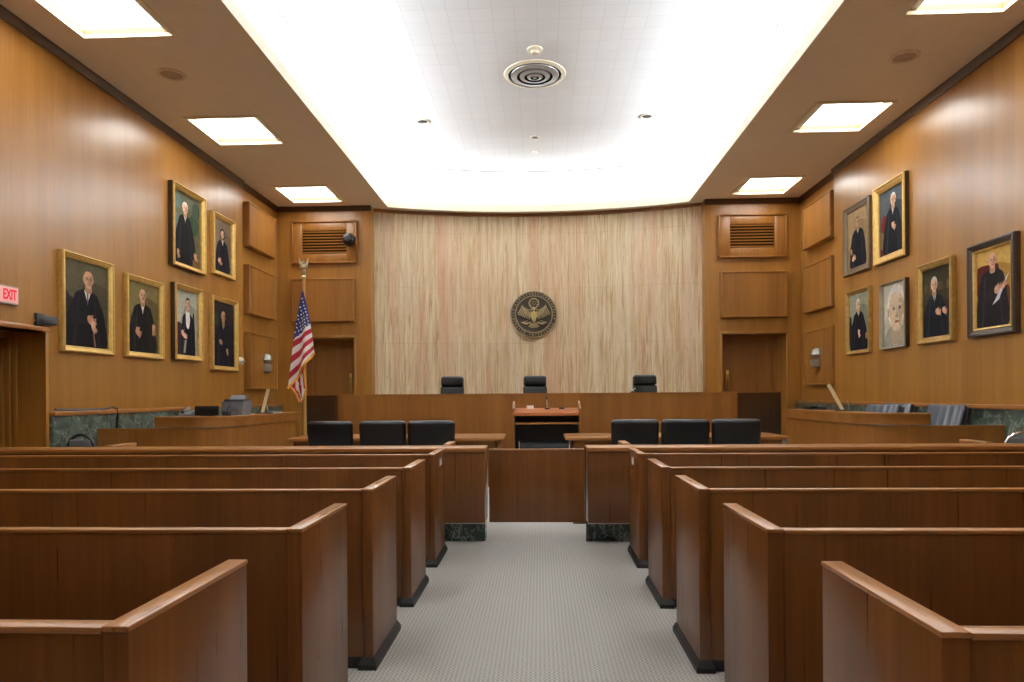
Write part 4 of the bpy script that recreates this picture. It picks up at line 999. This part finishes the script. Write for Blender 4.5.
# stars
for i in range(9):
    n = 1+i//2+(i > 3)
    for j in range(n):
        tt = .55+.30*i; u = (j+.5+.25*(i % 2))/(n+.2)
        if u > .96: continue
        c = flag_pt(tt, u, -.006); r = .022
        vs = [b.bm.verts.new(c+Vector((math.sin(k*PI/5)*(r if k % 2 == 0 else r*.42), 0, math.cos(k*PI/5)*(r if k % 2 == 0 else r*.42)))) for k in range(10)]
        f = b.bm.faces.new(vs); f.material_index = 1
fl = b.build('flag', [FR, FW, FB], None, smooth=60)
fl.location = (FX, FY, 0); tag(fl, 'red white and blue star-spangled flag draped from the pole by the back door', 'flag')
sol = fl.modifiers.new('cloth thickness', 'SOLIDIFY'); sol.thickness = .004
b = MB()
low = [((293, 352), (307, 352)), ((292, 366), (303.5, 368)), ((291, 379), (304.5, 380)), ((290, 387), (305.6, 389)), ((295.5, 394), (303.8, 396)), ((298.8, 402.5), (300.6, 401.5))]
def lowpt(t, u):
    i = min(int(t), len(low)-2); f = t-i; (a, c), (d, e) = low[i], low[i+1]
    l = (a[0]+(d[0]-a[0])*f, a[1]+(d[1]-a[1])*f); r = (c[0]+(e[0]-c[0])*f, c[1]+(e[1]-c[1])*f)
    x, z = fp(l[0]+(r[0]-l[0])*u, l[1]+(r[1]-l[1])*u)
    return Vector((x, -.075-.02*math.sin(u*2.6*PI+t*.4), z))
NR2, NC2 = 30, 14
g2 = [[b.bm.verts.new(lowpt(5*i/NR2, j/NC2)) for j in range(NC2+1)] for i in range(NR2+1)]
for i in range(NR2):
    for j in range(NC2):
        f = b.bm.faces.new((g2[i][j], g2[i][j+1], g2[i+1][j+1], g2[i+1][j])); f.smooth = True
        q = (j/NC2)*5-i/NR2*1.2+.4; f.material_index = int(math.floor(q)) % 2
b.build('rear_fold', [FR, FW], fl, smooth=60)
b = MB()
b.tube([flag_pt(6, u/16)+Vector((0, -.005, -.01)) for u in range(17)], .022, 8)
b.tube([lowpt(1.2+.2*k, 1.0)+Vector((0, -.005, 0)) for k in range(17)]+[lowpt(5, 1)], .02, 8)
b.tube([lowpt(3, 0), lowpt(4, 0), lowpt(5, 0)], .02, 8)
b.build('fringe', FG, fl)

# ------------------------------------------------------------------ lamps in the cove
def area(name, loc, sx, sy, power, col, rot):
    l = bpy.data.lights.new(name, 'AREA'); l.shape = 'RECTANGLE'; l.size = sx; l.size_y = sy; l.energy = power; l.color = col
    o = bpy.data.objects.new(name, l); C.objects.link(o); o.location = loc; o.rotation_euler = rot; return o
WC = (.89, .95, 1)
for x in (-4.15, 4.08): area('cove_lamp', (x, 7.3, 6.03), .12, 17.0, 1080, WC, (PI, -.6 if x > 0 else .6, 0))
for x, y, rz in ((-2.45, 16.87, .16), (0, 17.12, 0), (2.4, 16.87, -.16)): area('cove_lamp', (x, y, 6.02), 2.3, .10, 190, WC, (PI, 0, rz))

w = bpy.data.worlds.new('World'); SC.world = w; w.use_nodes = True
w.node_tree.nodes['Background'].inputs[0].default_value = (.02, .018, .016, 1); w.node_tree.nodes['Background'].inputs[1].default_value = 1

# ------------------------------------------------------------------ camera
cam = bpy.data.cameras.new('camera'); co = bpy.data.objects.new('camera', cam); C.objects.link(co)
cam.sensor_width = 36; cam.lens = 683/1024*36; cam.shift_y = 54.2/1024
psi, rho = math.atan(27.5/683), .0070
co.matrix_world = Matrix.Translation((0, 0, 1.44)) @ Matrix.Rotation(psi, 4, 'Z') @ Matrix.Rotation(rho, 4, 'Y') @ Matrix.Rotation(PI/2, 4, 'X')
cam.clip_start = .05; cam.clip_end = 100
SC.camera = co
vs = SC.view_settings
vs.view_transform = 'Standard'; vs.look = 'None'; vs.gamma = 1; vs.use_curve_mapping = False; vs.exposure = 0.12
SC.cycles.max_bounces = 8; SC.cycles.diffuse_bounces = 5; SC.cycles.glossy_bounces = 3
SC.cycles.use_denoising = True
SC.cycles.sample_clamp_indirect = 6
